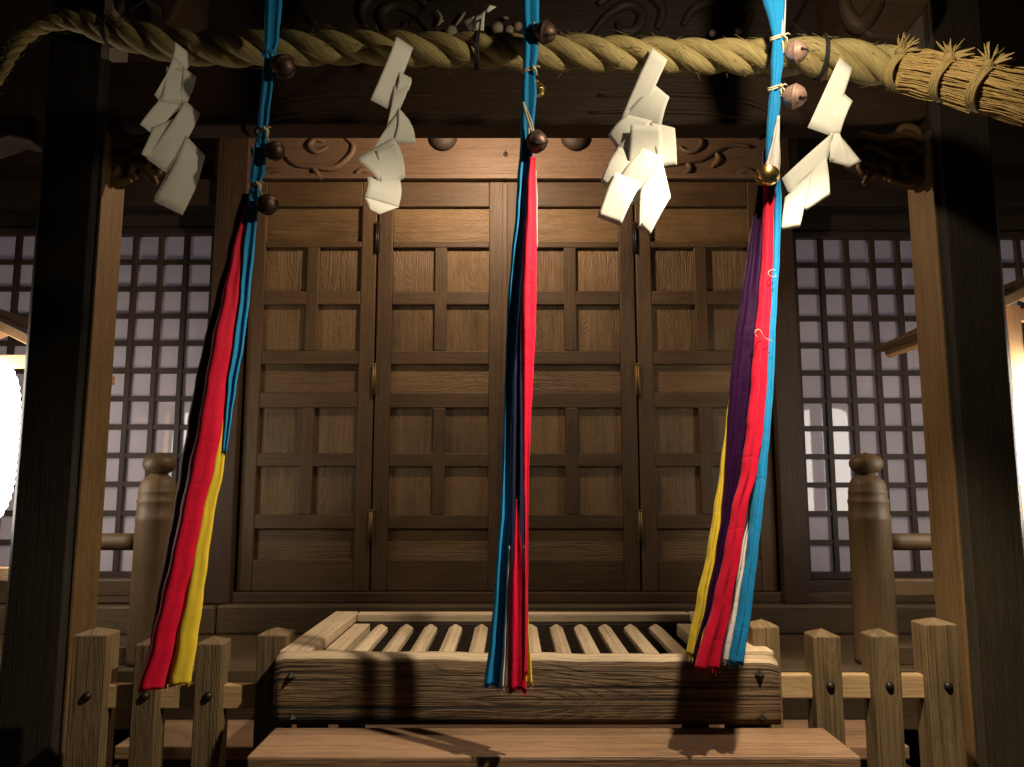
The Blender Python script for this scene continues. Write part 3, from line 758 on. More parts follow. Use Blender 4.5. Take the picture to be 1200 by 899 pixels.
# straw tail
tail_c = smooth_path([at(px, py, YR - 0.02 - 0.05 * i) for i, (px, py) in enumerate(((1046, 82), (1080, 87), (1120, 96), (1160, 105), (1225, 122)))], 24)
m = MB()
for q in range(760):
    a = random.uniform(0, 2 * math.pi); rr = math.sqrt(random.random())
    pts = []
    spread0, tw = random.uniform(0.9, 1.06), random.uniform(-0.12, 0.12)
    end = random.uniform(0.84, 1.0) if random.random() < 0.4 else 1.0
    for i in range(0, 24, 3):
        t = i / 23 * end; k = t * 23; j = min(int(k), 22); c = tail_c[j].lerp(tail_c[j + 1], k - j)
        R0 = (0.058 + 0.012 * t) * spread0 * (1 - 0.10 * max(0, math.cos((t - 0.12) * 2 * math.pi / 0.33)))
        pts.append(c + Vector((0.03 * math.sin(a) * rr * 0, -math.cos(a + tw * t) * rr * R0, math.sin(a + tw * t) * rr * R0)) + Vector((0, random.gauss(0, .0016), random.gauss(0, .0016))))
    m.tube(pts, random.uniform(0.0011, 0.0021), 4, smooth=False)
m.build('straw_tail', 'straw', rope)
for i, (px, py) in enumerate(((1056, 84), (1108, 93), (1163, 106))):
    t = (0.06, 0.42, 0.70)[i]; k = t * 23; j = min(int(k), 22); c = tail_c[j].lerp(tail_c[j + 1], k - j); tang = (tail_c[j + 1] - tail_c[j]).normalized()
    upv = Vector((0, -1, 0)).cross(tang); upv = upv if upv.z > 0 else -upv
    f2 = tang.cross(upv); f2 = f2 if f2.y < 0 else -f2
    m = MB(); Rr = 0.060 + 0.010 * t
    for w in range(4):
        ring = [c + tang * ((w - 1.5) * 0.006 + 0.006 * math.sin(2 * a)) + (f2 * math.cos(a) + upv * math.sin(a)) * (Rr + random.uniform(-.002, .002)) for a in [2 * math.pi * q / 26 for q in range(26)]]
        m.tube(ring, 0.0042, 6, closed=True)
    knot = c + f2 * Rr * 0.92 + upv * Rr * 0.42
    m.tube([knot - tang * 0.014, knot + f2 * 0.008, knot + tang * 0.014], [0.008, 0.012, 0.008], 8)
    m.tube([knot + upv * 0.012, knot + f2 * 0.012, knot - upv * 0.014], [0.006, 0.009, 0.006], 8)
    for q in range(44):          # tufts fanning from the knot
        side = 1 if q % 2 else -1
        base = (upv * random.uniform(0.1, 1.0) + tang * (side * random.uniform(0.1, 1.0) + 0.35) + f2 * random.uniform(0.0, 0.7)).normalized()
        L = random.uniform(0.025, 0.062)
        sidev = base.cross(f2).normalized()
        p0 = knot + tang * random.uniform(-.006, .006)
        m.tube([p0, p0 + base * L * 0.5 + f2 * 0.006, p0 + base * L], [0.0020, 0.0040, 0.0009], 4, smooth=False, squash=(1, 0.4))
    m.build('straw_binding', 'tuft', rope)
# dark cords that tie the rope up
for px, top in ((127, -40), (559, -30), (961, -30)):
    best = min(range(NR), key=lambda i: abs((rope_c[i] - at(px, 60, YR)).x)); c = rope_c[best]; r = ri(best / (NR - 1)) * 1.04
    m = MB()
    for o_ in (-0.003, 0.003):
        m.tube([c + Vector((o_ + 0.004 * math.sin(a), -math.cos(a) * r, math.sin(a) * r)) for a in [2 * math.pi * q / 28 for q in range(28)]], 0.0035, 6, closed=True)
    m.tube([c + Vector((0, 0.02, r)), c + Vector((0, 0.22, 0.25)), at(px, top, 2.55)], 0.003, 6)
    m.build('tie_cord', 'black', rope)

# paper scrap caught above the rope
o_ = MB()
def sheet(mb, quad, dy, n=6, bow=0.0, bowdir=1, th=0.0006):
    # quad: 4 (px,py) corners; dy: their depth offsets; bow: out-of-plane curl
    P = [at(p[0], p[1], YS + d) for p, d in zip(quad, dy)]
    nrm = (P[1] - P[0]).cross(P[3] - P[0]).normalized()
    if nrm.y > 0: nrm = -nrm
    for side in (0,):
        g = []
        for i in range(n + 1):
            rw = []
            for j in range(n + 1):
                u, v = i / n, j / n
                p = P[0] * (1 - u) * (1 - v) + P[1] * u * (1 - v) + P[2] * u * v + P[3] * (1 - u) * v
                b = bow * (math.sin(math.pi * v) if bowdir == 1 else math.sin(math.pi * u)) + 0.0025 * mnoise.noise(p * 18)
                rw.append(mb.bm.verts.new(p + nrm * b))
            g.append(rw)
        for i in range(n):
            for j in range(n):
                mb.face([g[i][j], g[i + 1][j], g[i + 1][j + 1], g[i][j + 1]], [(i / n, j / n)] * 4, True)
YS = 2.30
sheet(o_, [(543, 24), (556, 19), (557, 36), (551, 36)], (0.02, 0, 0, 0.03), 4); sheet(o_, [(556, 19), (569, 13), (567, 36), (557, 36)], (0, -.01, 0.0, 0), 4, 0.003); sheet(o_, [(569, 13), (574, 6), (582, 8), (572, 15)], (0, -.01, 0, 0), 3)
ps = o_.build('paper_scrap', 'paper', None, loc=at(556, 36, 2.3)); tag(ps, 'small crumpled scrap of pale paper sticking up behind the rope', 'paper scrap')
sm = ps.modifiers.new('thickness', 'SOLIDIFY'); sm.thickness = 0.001

# ------------------------------------------------------------------ zigzag paper streamers
def shide(quads, label, hang, turn=0.0, grow=1.10):
    global YS
    YS = 2.055
    mb = MB()
    for qi, (q, dy, bow) in enumerate(quads):
        dy = [d * 0.4 - qi * 0.0045 for d in dy]
        mx_ = sum(p[0] for p in q) / 4; my_ = sum(p[1] for p in q) / 4
        q = [(mx_ + (p[0] - mx_) * grow, my_ + (p[1] - my_) * (1 + (grow - 1) * .75)) for p in q]
        dy = [d + (p[0] - hang[0]) * YS / F * math.tan(R(turn)) for p, d in zip(q, dy)]
        sheet(mb, q, dy, 8, bow * 1.6)
    # the folded hem that is tucked between the rope strands
    a = at(hang[0], hang[1], YS - 0.0)
    o = mb.build('paper_streamer', 'paper', None, loc=a)
    so = o.modifiers.new('thickness', 'SOLIDIFY'); so.thickness = 0.0007; so.offset = 0
    tag(o, label, 'paper streamer', 'zigzag paper streamers on the rope')
Z0 = (0, 0, 0, 0)
shide([([(206, 50), (227, 67), (218, 81), (203, 68)], (0.0, 0.0, -.005, -.005), .002),
       ([(203, 68), (216, 80), (188, 117), (182, 110)], (-.006, .010, .030, .006), .004),
       ([(215, 80), (229, 91), (218, 122), (208, 119)], (.010, -.012, -.008, .020), .006),
       ([(188, 117), (218, 119), (180, 156), (166, 145)], (.018, .010, .015, -.002), -.004),
       ([(216, 121), (232, 135), (197, 200), (174, 184)], (-.008, -.022, -.014, .0), .006),
       ([(180, 150), (204, 140), (190, 192), (167, 180)], (.02, .01, .012, .0), .003), ([(196, 80), (216, 82), (212, 122), (190, 118)], (.05, .05, .05, .05), .002),
       ([(218, 162), (238, 184), (214, 249), (183, 234)], (-.018, -.030, -.018, .0), .008),
       ([(197, 200), (208, 190), (192, 238), (182, 230)], (.01, .0, -.004, .016), .004)],
      'white zigzag paper streamer on the rope left of the left bell cloth, in bluish shade', (208, 53), 50)
shide([([(464, 46), (482, 58), (455, 125), (436, 115)], (0, 0, -.008, -.012), .004),
       ([(462, 92), (480, 92), (468, 128), (454, 147)], (.016, -.020, -.016, .008), .010),
       ([(468, 84), (481, 92), (478, 106), (464, 110)], (.002, -.018, -.022, -.012), .006),
       ([(468, 128), (478, 140), (486, 167), (462, 166)], (-.014, -.002, -.018, -.024), .004),
       ([(455, 147), (467, 131), (461, 164), (438, 175)], (.014, .004, .0, .022), .003),
       ([(420, 187), (460, 163), (473, 207), (450, 222)], (-.004, .004, -.024, -.016), .008),
       ([(442, 178), (462, 170), (464, 215), (448, 224)], (-.020, -.014, -.030, -.034), .002),
       ([(432, 208), (467, 211), (465, 243), (428, 232)], (.0, -.012, -.018, -.004), .006),
       ([(428, 232), (465, 243), (444, 251), (434, 246)], (-.004, -.018, -.012, -.008), .002)],
      'white zigzag paper streamer on the rope between the left and middle bell cloths', (473, 52), 44)
shide([([(763, 62), (778, 74), (757, 125), (731, 138)], (0, 0, -.010, -.004), .004),
       ([(767, 103), (781, 115), (773, 147), (735, 137)], (.012, -.012, -.020, .014), .005),
       ([(735, 137), (760, 143), (727, 175), (716, 158)], (.010, -.006, -.010, .008), .005),
       ([(757, 145), (770, 157), (752, 182), (725, 175)], (-.016, -.024, -.018, -.010), .005),
       ([(765, 147), (789, 153), (791, 190), (773, 193)], (-.008, .010, -.012, -.030), .006),
       ([(725, 175), (748, 184), (720, 223), (707, 212)], (.006, -.008, -.010, .008), .006),
       ([(753, 177), (774, 187), (750, 223), (728, 210)], (-.022, -.030, -.034, -.022), .005),
       ([(773, 187), (783, 232), (762, 272), (750, 263)], (-.020, -.034, -.042, -.030), .004),
       ([(773, 187), (765, 230), (750, 263), (751, 224)], (-.020, -.030, -.030, -.026), .002),
       ([(722, 206), (748, 216), (727, 261), (704, 252)], (.006, -.010, -.012, .002), .005),
       ([(742, 150), (772, 152), (774, 205), (738, 205)], (.02, .02, .05, .05), .002), ([(732, 196), (762, 200), (756, 238), (730, 236)], (.05, .05, .06, .06), .002)],
      'white zigzag paper streamer with most folds, between the middle and right bell cloths', (771, 68), -16, 1.2)
shide([([(983, 71), (997, 82), (973, 156), (949, 147)], (0, 0, -.010, -.006), .004),
       ([(985, 108), (998, 120), (984, 157), (972, 158)], (.010, -.020, -.010, .004), .008),
       ([(982, 157), (1008, 189), (995, 196), (973, 187)], (-.006, -.002, -.020, -.024), .006),
       ([(974, 157), (984, 158), (996, 195), (973, 188)], (.006, -.006, -.022, -.010), .003),
       ([(975, 157), (968, 187), (926, 224), (919, 208)], (.006, -.006, -.010, .012), .004),
       ([(927, 224), (967, 187), (971, 228), (945, 246)], (-.004, -.008, -.028, -.022), .006),
       ([(921, 232), (950, 205), (937, 265), (917, 268)], (.004, -.012, -.028, -.020), .005)],
      'white zigzag paper streamer on the rope to the right of the right bell cloth', (990, 76), -8)

# ------------------------------------------------------------------ bell-pull cloths
def interp(keys, y):
    if y <= keys[0][0]: return keys[0][1:]
    for a, b in zip(keys, keys[1:]):
        if y <= b[0]:
            t = (y - a[0]) / (b[0] - a[0]); t = t * t * (3 - 2 * t) * 0.5 + t * 0.5
            return tuple(p + (q - p) * t for p, q in zip(a[1:], b[1:]))
    return keys[-1][1:]
def strip(keys, Y, folds=3.0, amp=0.006, depth=0.30, phase=0.0, twist=0.0, jag=0.004, slant=0.0, drift=0.0):
    mb = MB(); n = 44
    y0, y1 = keys[0][0], keys[-1][0]; rows_n = max(8, int((y1 - y0) / 5)); rings = []; vrow = []
    for i in range(rows_n + 1):
        py = y0 + (y1 - y0) * i / rows_n; xl, xr = interp(keys, py)
        q_ = min(1.0, max(0.0, (py - 215.0) / 240.0)); Yr_ = Y + drift * q_ * q_ * (3 - 2 * q_)
        A = at(xl, py, Yr_); B = at(xr, py, Yr_); hw = (B.x - A.x) / 2; xc = (A.x + B.x) / 2
        d = depth * hw + 0.002; am = min(amp, hw * 0.42)
        ring = []
        for k in range(n):
            a = 2 * math.pi * k / n; cx_ = math.cos(a)
            w_ = math.sin(folds * math.pi * cx_ + phase + twist * i / rows_n * 6 + 0.8 * mnoise.noise(Vector((phase, py * 0.012, 1.7))))
            fine = 0.18 * math.sin(folds * 2.3 * math.pi * cx_ + phase * 2 + 1.5 * mnoise.noise(Vector((phase + 5, py * 0.02, 0.3))))
            yy = -d * math.sin(a) + am * (w_ + fine)
            zz = A.z
            if i == rows_n: zz += jag * w_ + slant * cx_
            xx = xc + hw * cx_ + 0.0012 * mnoise.noise(Vector((cx_ * 2, py * 0.05, phase)))
            ring.append(mb.bm.verts.new((xx, Yr_ + yy, zz)))
        rings.append(ring); vrow.append(A.z)
    ou, ov = random.uniform(0, 30), random.uniform(0, 30)
    for i in range(rows_n):
        for k in range(n):
            k2 = (k + 1) % n
            va, vb = k * 0.004, (k + 1) * 0.004
            mb.face([rings[i][k], rings[i][k2], rings[i + 1][k2], rings[i + 1][k]],
                    [(-vrow[i] + ou, va + ov), (-vrow[i] + ou, vb + ov), (-vrow[i + 1] + ou, vb + ov), (-vrow[i + 1] + ou, va + ov)], True)
    mb.face(list(reversed(rings[0]))); mb.face(rings[-1])
    if y1 > 700:
        for q in range(14):
            p = rings[-1][random.randrange(n)].co.copy(); L = random.uniform(0.004, 0.014)
            e = p + Vector((random.gauss(0, .002), random.gauss(0, .002), -L))
            mb.tube([p + Vector((0, 0, 0.002)), (p + e) / 2 + Vector((random.gauss(0, .001), 0, 0)), e], [0.0006, 0.0005, 0.0004], 3, caps=False)
    return mb
def bell(parent, px, py, r_px, Y, mat, axis=(0.1, -0.2, -1), anchor=None):
    c = at(px, py, Y); r = r_px * Y / F
    ax = Vector(axis).normalized()
    m = MB()
    m.lathe([(0.0015, -r * 1.02), (r * .35, -r * .95), (r * .72, -r * .70), (r * .95, -r * .30), (r * 1.0, -r * .10), (r * 1.06, -r * .06), (r * 1.07, 0.0), (r * 1.06, r * .06),
             (r * 1.0, r * .10), (r * .95, r * .30), (r * .72, r * .70), (r * .35, r * .95), (0.0015, r * 1.02)], c, 30, ax)
    b = m.build('bell', mat, parent)
    ref = Vector((1, 0, 0)); e1 = (ref - ax * ref.dot(ax)).normalized(); e2 = ax.cross(e1)
    m = MB()
    m.tube([c + (ax * math.cos(a) + e1 * math.sin(a)) * r * 1.0 for a in [R(-52 + 104 * i / 16) for i in range(17)]], r * 0.075, 6)
    for s_ in (-1, 1):
        q = c + (ax * math.cos(R(52)) + e1 * s_ * math.sin(R(52))) * r * 0.985
        m.lathe([(r * .16, 0), (r * .15, r * .03), (0.0005, r * .05)], q, 12, (ax * math.cos(R(52)) + e1 * s_ * math.sin(R(52))))
    m.build('bell_slot', 'slot', b)
    m = MB(); q = c - ax * r * 1.12
    m.tube([q + (e1 * math.cos(a) - ax * math.sin(a)) * r * 0.24 for a in [2 * math.pi * i / 14 for i in range(14)]], r * 0.07, 6, closed=True)
    m.build('bell_loop', mat, b)
    if anchor:
        m = MB(); A = at(anchor[0], anchor[1], Y)
        m.tube(smooth_path([q, (q + A) / 2 + Vector((0, -0.004, -0.006)), A], 8), 0.0025, 6)
        m.build('bell_string', 'string', parent)
    return b
def tie(parent, px, py, w_px, Y, mat='string', tilt=0.0, turns=2, tails=True):
    c = at(px, py, Y); a_ = w_px * Y / F
    m = MB()
    for w in range(turns):
        m.tube([c + Vector((math.cos(t) * a_, -math.sin(t) * (a_ * 0.55 + 0.004), (w - 0.5) * 0.006 + tilt * math.cos(t) * a_ + 0.003 * math.sin(t * 2))) for t in [2 * math.pi * q / 26 for q in range(26)]], 0.0026, 6, closed=True)
    if tails:
        k = c + Vector((a_ * 0.6, -a_ * 0.5 - 0.006, 0))
        m.tube([k + Vector((-.004, 0, 0)), k + Vector((0, -.004, 0.002)), k + Vector((.005, 0, 0))], [.004, .0058, .004], 8)
        m.tube([k, k + Vector((.010, -.004, .006)), k + Vector((.018, -.002, .003))], [.0022, .0022, .0015], 6)
        m.tube([k, k + Vector((.008, -.004, -.008)), k + Vector((.010, 0, -.02))], [.0022, .0022, .0015], 6)
    return m.build('tie_string', mat, parent)

YC = 2.02
GC = 'bell cloths hanging from the eaves'
# left
bl = thing('bell_cloth', at(318, -30, YC), 'left bell cloth, blown aslant, blue at top then wide red with a yellow edge', 'bell cloth', GC)
strip([(-60, 312, 334), (0, 310, 331), (50, 309, 327), (66, 309, 321), (100, 306, 320), (140, 302, 316), (153, 303, 313), (175, 297, 313), (205, 293, 311), (218, 293, 304), (235, 290, 304), (300, 283, 298), (350, 280, 293), (400, 273, 287), (450, 266, 278), (490, 264, 272), (530, 261, 266)],
      YC, 1.5, 0.004, 0.62, 0.4, 0.05).build('blue_strip', 'blue', bl)
strip([(228, 284, 296), (260, 275, 290), (300, 266, 286), (350, 253, 281), (400, 240, 276), (450, 229, 268), (500, 220, 262), (550, 212, 252), (600, 204, 244), (650, 195, 235), (700, 185, 226), (750, 177, 216), (798, 166, 205)],
      YC + 0.012, 1.0, 0.004, 0.45, 1.1, 0.02, 0.006).build('maroon_strip', 'maroon', bl)
strip([(240, 287, 292), (300, 272, 286), (350, 261, 281), (400, 249, 275), (450, 240, 267), (500, 232, 262), (550, 222, 252), (600, 212, 241), (650, 202, 231), (700, 190, 219), (750, 179, 208), (807, 163, 194)],
      YC - 0.004, 0.9, 0.004, 0.75, 0.2, 0.02, 0.004).build('red_strip', 'red', bl)
strip([(430, 270, 271), (470, 265, 269), (500, 260, 267), (550, 249, 262), (600, 236, 251), (650, 227, 244), (700, 217, 238), (750, 207, 231), (802, 198, 223)],
      YC + 0.000, 0.8, 0.003, 0.5, 0.2, 0.015, 0.004).build('yellow_strip', 'yellow', bl)
strip([(500, 252, 262), (600, 234, 246), (700, 212, 228), (800, 190, 214)], YC + 0.032, 2.0, 0.006, 0.3, 0.9).build('white_strip', 'white', bl)
tie(bl, 315, 64, 8, YC, 'blue', tails=False); tie(bl, 308, 154, 6.5, YC); tie(bl, 299, 218, 7, YC)
bell(bl, 332, 78, 15, YC - 0.02, 'bell', (0.7, -0.2, -0.7), (318, 64)); bell(bl, 322, 177, 12, YC - 0.02, 'bell', (0.5, -.3, -.8), (312, 156)); bell(bl, 313, 240, 13, YC - 0.02, 'bell', (0.3, -0.5, -0.8), (303, 219))
# middle
bm_ = thing('bell_cloth', at(621, -30, YC), 'middle bell cloth, hanging straight down, blue upper half over a narrow red strip', 'bell cloth', GC)
strip([(-60, 611, 634), (0, 611, 632), (40, 613, 632), (60, 613, 631), (84, 613, 627), (110, 611, 629), (150, 610, 626), (180, 609, 624), (210, 606, 622), (250, 604, 619), (300, 599, 613), (350, 595, 610), (400, 593, 606), (450, 591, 602), (520, 589, 599), (600, 586, 598), (650, 582, 596), (700, 579, 594), (750, 574, 591), (803, 567, 587)],
      YC, 1.4, 0.004, 0.55, 1.4, 0.03, 0.004, drift=0.017).build('blue_strip', 'blue', bm_)
strip([(185, 620, 628), (215, 617, 628), (250, 615, 629), (300, 612, 629), (380, 610, 628), (445, 611, 625), (500, 612, 622), (560, 613, 620), (640, 614, 619), (720, 614, 619), (790, 613, 618)],
      YC - 0.016, 1.0, 0.003, 0.42, 0.3, 0.01).build('red_strip', 'red', bm_)
strip([(585, 605, 606), (615, 603, 609), (650, 601, 612), (700, 598, 615), (750, 597, 616), (808, 596, 617)], YC - 0.008, 1.2, 0.004, 0.45, 1.2, 0.01, 0.008).build('red_strip', 'red', bm_)
strip([(300, 604, 615), (400, 600, 613), (500, 596, 614), (600, 594, 614), (700, 590, 613), (795, 582, 610)], YC + 0.044, 2.2, 0.005, 0.3, 0.9).build('navy_strip', 'navy', bm_)
strip([(640, 596, 600), (700, 593, 599), (750, 590, 598), (806, 586, 597)], YC - 0.002, 2.2, 0.004, 0.5, 1.7).build('white_strip', 'white', bm_)
strip([(640, 613, 617), (720, 614, 619), (802, 612, 624)], YC + 0.006, 1.8, 0.004, 0.4, 0.7).build('yellow_strip', 'yellow', bm_)
strip([(200, 625, 629), (240, 625, 630), (290, 626, 630)], YC + 0.012, 1.2, 0.002, 0.4, 0.7).build('white_strip', 'white', bm_)
tie(bm_, 620, 84, 8.5, YC)
m = MB(); m.tube(smooth_path([at(613, 120, YC - .02), at(618, 138, YC - .028), at(624, 156, YC - .026)], 8), [.0035] * 8, 8); m.tube(smooth_path([at(614, 122, YC - .02), at(621, 138, YC - .03), at(626, 156, YC - .026)], 8), [.0025] * 8, 8); m.build('tie_string', 'string', bm_)
bell(bm_, 639, 38, 14, YC - 0.02, 'bell', (0.8, -.3, -.3), (626, 26)); bell(bm_, 630, 106, 10, YC + 0.035, 'gold', (0.2, 0.2, -1), (620, 92)); bell(bm_, 629, 166, 13.5, YC - 0.03, 'bell', (0.7, -.6, -.4), (620, 150))
# right
br = thing('bell_cloth', at(908, -30, YC), 'right bell cloth, spread into purple, red, white, blue and yellow strips under pale bells', 'bell cloth', GC)
strip([(-60, 892, 922), (0, 893, 920), (30, 902, 919), (45, 905, 918), (75, 903, 918), (104, 903, 914), (120, 900, 915), (150, 898, 912), (172, 897, 908), (200, 897, 906)],
      YC, 1.5, 0.004, 0.62, 2.0, 0.05).build('blue_strip', 'blue', br)
strip([(-60, 915, 924), (0, 914, 921), (44, 914, 920)], YC - 0.008, 1.0, 0.003, 0.5, .2).build('white_strip', 'white', br)
strip([(195, 906, 913), (230, 907, 916), (300, 905, 914), (350, 902, 911), (400, 898, 909), (450, 896, 907), (500, 891, 903), (550, 886, 899), (600, 880, 894), (650, 875, 889), (700, 867, 883), (778, 854, 872)],
      YC + 0.004, 1.8, 0.005, 0.42, 1.2, 0.01, 0.003).build('blue_strip', 'blue', br)
strip([(200, 903, 911), (260, 903, 912), (320, 900, 908), (400, 895, 902), (500, 886, 896), (600, 874, 884), (650, 864, 880), (700, 855, 872), (776, 839, 858)],
      YC + 0.030, 1.8, 0.006, 0.4, 2.0, 0.01, 0.003).build('white_strip', 'white', br)
strip([(190, 897, 906), (215, 895, 907), (300, 893, 905), (350, 889, 903), (400, 884, 900), (450, 880, 898), (500, 875, 894), (550, 869, 887), (600, 857, 874), (650, 848, 867), (700, 837, 858), (784, 814, 842)],
      YC - 0.004, 1.4, 0.005, 0.45, 0.6, 0.015, 0.005).build('red_strip', 'red', br)
strip([(175, 893, 900), (215, 888, 898), (300, 875, 896), (350, 867, 893), (400, 860, 888), (450, 855, 884), (500, 852, 878), (550, 849, 870), (600, 845, 864), (650, 838, 853), (700, 828, 846), (772, 811, 828)],
      YC + 0.020, 1.8, 0.007, 0.4, 3.0, 0.015, 0.004).build('purple_strip', 'purple', br)
strip([(430, 860, 861), (490, 851, 854), (550, 844, 850), (600, 836, 847), (650, 828, 840), (700, 817, 831), (768, 804, 820)], YC + 0.026, 1.4, 0.005, 0.45, 0.6, 0.01, 0.003).build('yellow_strip', 'yellow', br)
strip([(136, 911, 914), (160, 906, 914), (185, 900, 915), (200, 895, 914), (206, 896, 913)], YC - 0.026, 2.4, 0.004, 0.45, 1.0).build('white_strip', 'white', br)
tie(br, 911, 46, 8.5, YC); tie(br, 908, 105, 8, YC)
m = MB(); m.tube([at(904, 318, YC - .02) + Vector((0.010 * math.cos(a), -0.004, 0.006 * math.sin(a) - 0.002 * a)) for a in [0.4 * i for i in range(18)]], 0.0008, 5); m.tube(smooth_path([at(889, 396, YC - .025), at(884, 390, YC - .03), at(890, 386, YC - .03), at(896, 396, YC - .025), at(906, 400, YC - .02)], 12), 0.0008, 5); m.build('loose_thread', 'string', br)
bell(br, 933, 61, 14, YC - 0.02, 'pinkbell', (0.85, -.4, -.1), (917, 48)); bell(br, 931, 113, 14.5, YC - 0.02, 'pinkbell', (0.9, -.4, -.25), (915, 104)); bell(br, 899, 206, 14, YC - 0.035, 'gold', (-0.25, -.6, -.8), None)

# ------------------------------------------------------------------ paper lanterns in roofed stands
def lantern(px, tip_px, ph, label):
    Yl = 3.08; c = at(px, 517, 2.92); H = 0.66; Rr = 0.20
    t = thing('lantern_stand', (c.x, Yl, 0.0), label, 'lantern', 'lit lantern stands beyond the pillars')
    m = MB(); prof = []
    nrib = 22
    for i in range(nrib * 4 + 1):
        q = i / (nrib * 4) * 2 - 1; sh = (1 - abs(q) ** 3.6) ** 0.5 if abs(q) < 1 else 0
        prof.append((max(0.09, Rr * (0.42 + 0.58 * sh)) + 0.0025 * math.cos(i * math.pi / 2), q * H / 2))
    m.lathe(prof, c, 40); pl = m.build('paper_lantern', 'lantern', t)
    for z0, z1 in ((H / 2, H / 2 + 0.04), (-H / 2 - 0.04, -H / 2)):
        m = MB(); m.lathe([(0.115, z0), (0.115, z1)], c, 28); m.build('lantern_ring', 'iron', pl)
    s_in = 1 if px < 600 else -1
    tip = at(tip_px, 402, Yl); rx = abs(c.x - tip.x); rise = rx * 0.48
    zt = tip.z + rise * (1 - ph / rx) - 0.07
    for sx in (-1, 1):
        m = MB(); m.box(c.x + sx * ph - 0.028, c.x + sx * ph + 0.028, Yl - 0.028, Yl + 0.028, 0.0, zt, 'z'); m.build('stand_post', 'lantern_wood', t, bevel=0.003)
        m = MB(); m.box(c.x + sx * 0.40 - 0.018, c.x + sx * 0.40 + 0.018, Yl - 0.15, Yl + 0.15, tip.z + rise * (1 - 0.40 / rx) - 0.088, tip.z + rise * (1 - 0.40 / rx) - 0.05, 'y'); m.build('stand_rail', 'lantern_wood', t, bevel=0.003)
    for z in (zt - 0.06, c.z - 0.52):
        m = MB(); m.box(c.x - ph + 0.029, c.x + ph - 0.029, Yl - 0.02, Yl + 0.02, z, z + 0.05, 'x'); m.build('stand_rail', 'lantern_wood', t, bevel=0.003)
    m = MB(); m.tube([(c.x, c.y, c.z + H / 2 + 0.02), (c.x, c.y, tip.z + rise - 0.08)], 0.004, 6); m.build('hanging_wire', 'iron', t)
    for s_ in (-1, 1):
        m = MB(); m.obox((c.x + s_ * 0.002, Yl, tip.z + rise), (c.x + s_ * rx, Yl, tip.z), 0.40, 0.026); m.build('lantern_roof', 'beam', t, bevel=0.004)
        m = MB(); m.obox((c.x + s_ * 0.03, Yl, tip.z + rise - 0.048), (c.x + s_ * (rx - 0.025), Yl, tip.z - 0.022), 0.32, 0.034); m.build('roof_lining', 'lantern_wood', t, bevel=0.003)
lantern(1266, 1052, 0.12, 'glowing white paper lantern under a small gabled roof beyond the right pillar')
lantern(-53, 72, 0.21, 'glowing white paper lantern under a small gabled roof beyond the left pillar')

# ------------------------------------------------------------------ lamps
def lamp_fix(name, loc, direction, label, parent_thing=None):
    t = thing(name, loc, label, 'lamp')
    d = Vector(direction).normalized(); c = Vector(loc)
    m = MB(); m.lathe([(0.035, -0.10), (0.04, -0.08), (0.045, 0.0), (0.048, 0.02), (0.044, 0.02), (0.040, 0.0)], c - d * 0.03, 20, d); m.build('lamp_housing', 'iron', t)
    m = MB(); m.lathe([(0.036, 0.0), (0.03, 0.004), (0.01, 0.006)], c - d * 0.022, 20, d); m.build('lamp_lens', 'bulb', t)
    return t
def lightobj(name, kind, loc, energy, col, size, target=None, cone=90, blend=0.5):
    l = bpy.data.lights.new(name, kind); l.energy = energy; l.color = col; l.shadow_soft_size = size
    o = bpy.data.objects.new(name, l); COL.objects.link(o); o.location = loc
    if kind == 'SPOT': l.spot_size = R(cone); l.spot_blend = blend
    if target is not None:
        o.rotation_euler = (Vector(target) - Vector(loc)).to_track_quat('-Z', 'Y').to_euler()
    return o
L1 = Vector((-0.08, 3.30, 3.25))
lamp_fix('ceiling_lamp', L1 + Vector((0, -0.03, 0.10)), (0.0, 0.25, -1), 'small ceiling lamp hidden behind the porch beam lighting the doors')
m = MB(); m.tube([L1 + Vector((0, -0.03, 0.20)), L1 + Vector((0, -0.03, 1.25))], 0.012, 8)
m.build('lamp_bracket', 'iron', bpy.data.objects['ceiling_lamp'])
lightobj('door_light', 'POINT', L1, 74, (1.0, 0.74, 0.51), 0.025)
L2 = Vector((0.68, 1.56, 2.82))
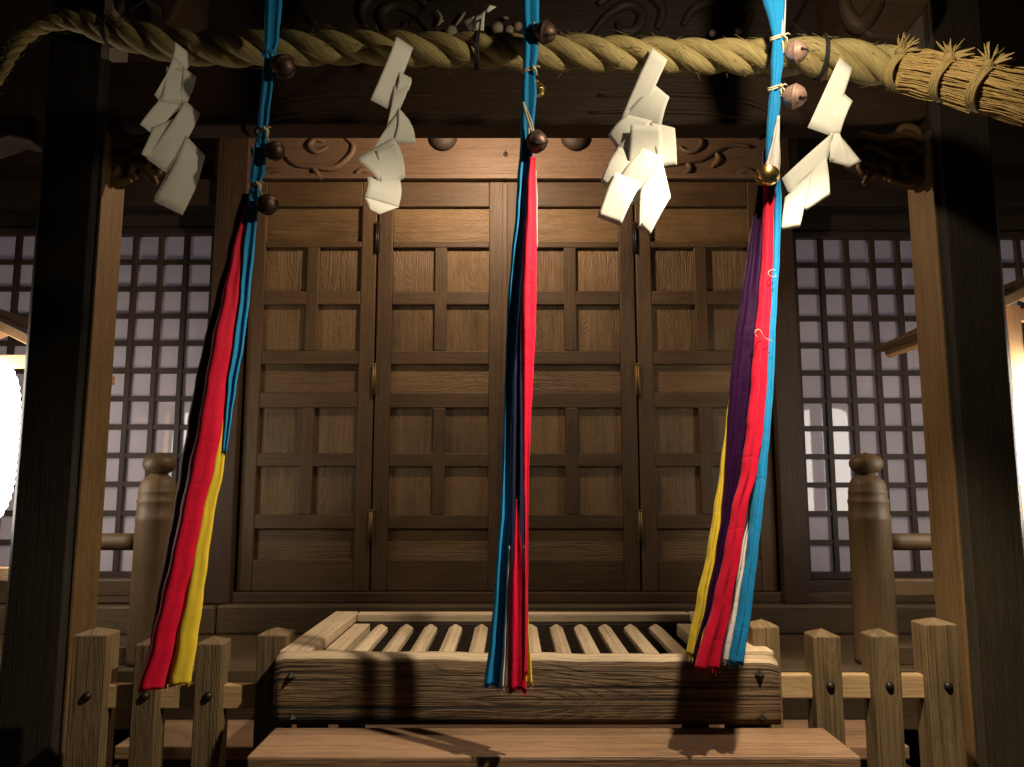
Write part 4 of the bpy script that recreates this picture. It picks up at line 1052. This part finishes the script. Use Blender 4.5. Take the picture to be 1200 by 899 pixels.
lamp_fix('eave_lamp', L2 + Vector((0, 0, 0.06)), (0, 0.1, -1), 'small bare lamp hanging under the eaves in front of the rope')
m = MB(); m.tube([L2 + Vector((0, 0, 0.14)), L2 + Vector((0, 0, 1.15))], 0.012, 8); m.build('lamp_bracket', 'iron', bpy.data.objects['eave_lamp'])
lightobj('rope_light', 'POINT', L2, 25, (1.0, 0.85, 0.62), 0.025)
lightobj('cloth_light', 'SPOT', L2 + Vector((0, 0, -0.02)), 210, (1.0, 0.84, 0.62), 0.025, (-0.42, 2.06, 1.1), 78, 1.0)
lightobj('fence_fill_light', 'SPOT', L2 + Vector((0, 0, -0.02)), 270, (1.0, 0.82, 0.58), 0.025, (1.22, 2.4, 0.95), 54, 1.0)  # unseen fill spot added to brighten the right-hand fence

# ------------------------------------------------------------------ night sky, moonlight
w = bpy.data.worlds.new('World'); scene.world = w; w.use_nodes = True
nt = w.node_tree; nt.nodes.clear()
sky = nt.nodes.new('ShaderNodeTexSky'); sky.sky_type = 'NISHITA'; sky.sun_disc = False; sky.sun_elevation = R(20); sky.sun_rotation = R(200)
bg = nt.nodes.new('ShaderNodeBackground'); bg.inputs['Strength'].default_value = 0.0012; o = nt.nodes.new('ShaderNodeOutputWorld')
nt.links.new(sky.outputs[0], bg.inputs[0]); nt.links.new(bg.outputs[0], o.inputs[0])
sl = bpy.data.lights.new('moon', 'SUN'); sl.energy = 0.01; sl.angle = R(0.5); sl.color = (0.8, 0.9, 1.0)
so = bpy.data.objects.new('moon', sl); COL.objects.link(so); so.rotation_euler = (R(70), 0, R(-20))

vs = scene.view_settings; scene.display_settings.display_device = 'sRGB'
vs.view_transform = 'Standard'; vs.look = 'None'; vs.gamma = 1; vs.use_curve_mapping = False; vs.exposure = -0.08
scene.render.engine = 'CYCLES'
cy = scene.cycles; cy.use_denoising = True; cy.max_bounces = 6; cy.diffuse_bounces = 4; cy.glossy_bounces = 3; cy.sample_clamp_indirect = 4.0; cy.caustics_reflective = False; cy.caustics_refractive = False
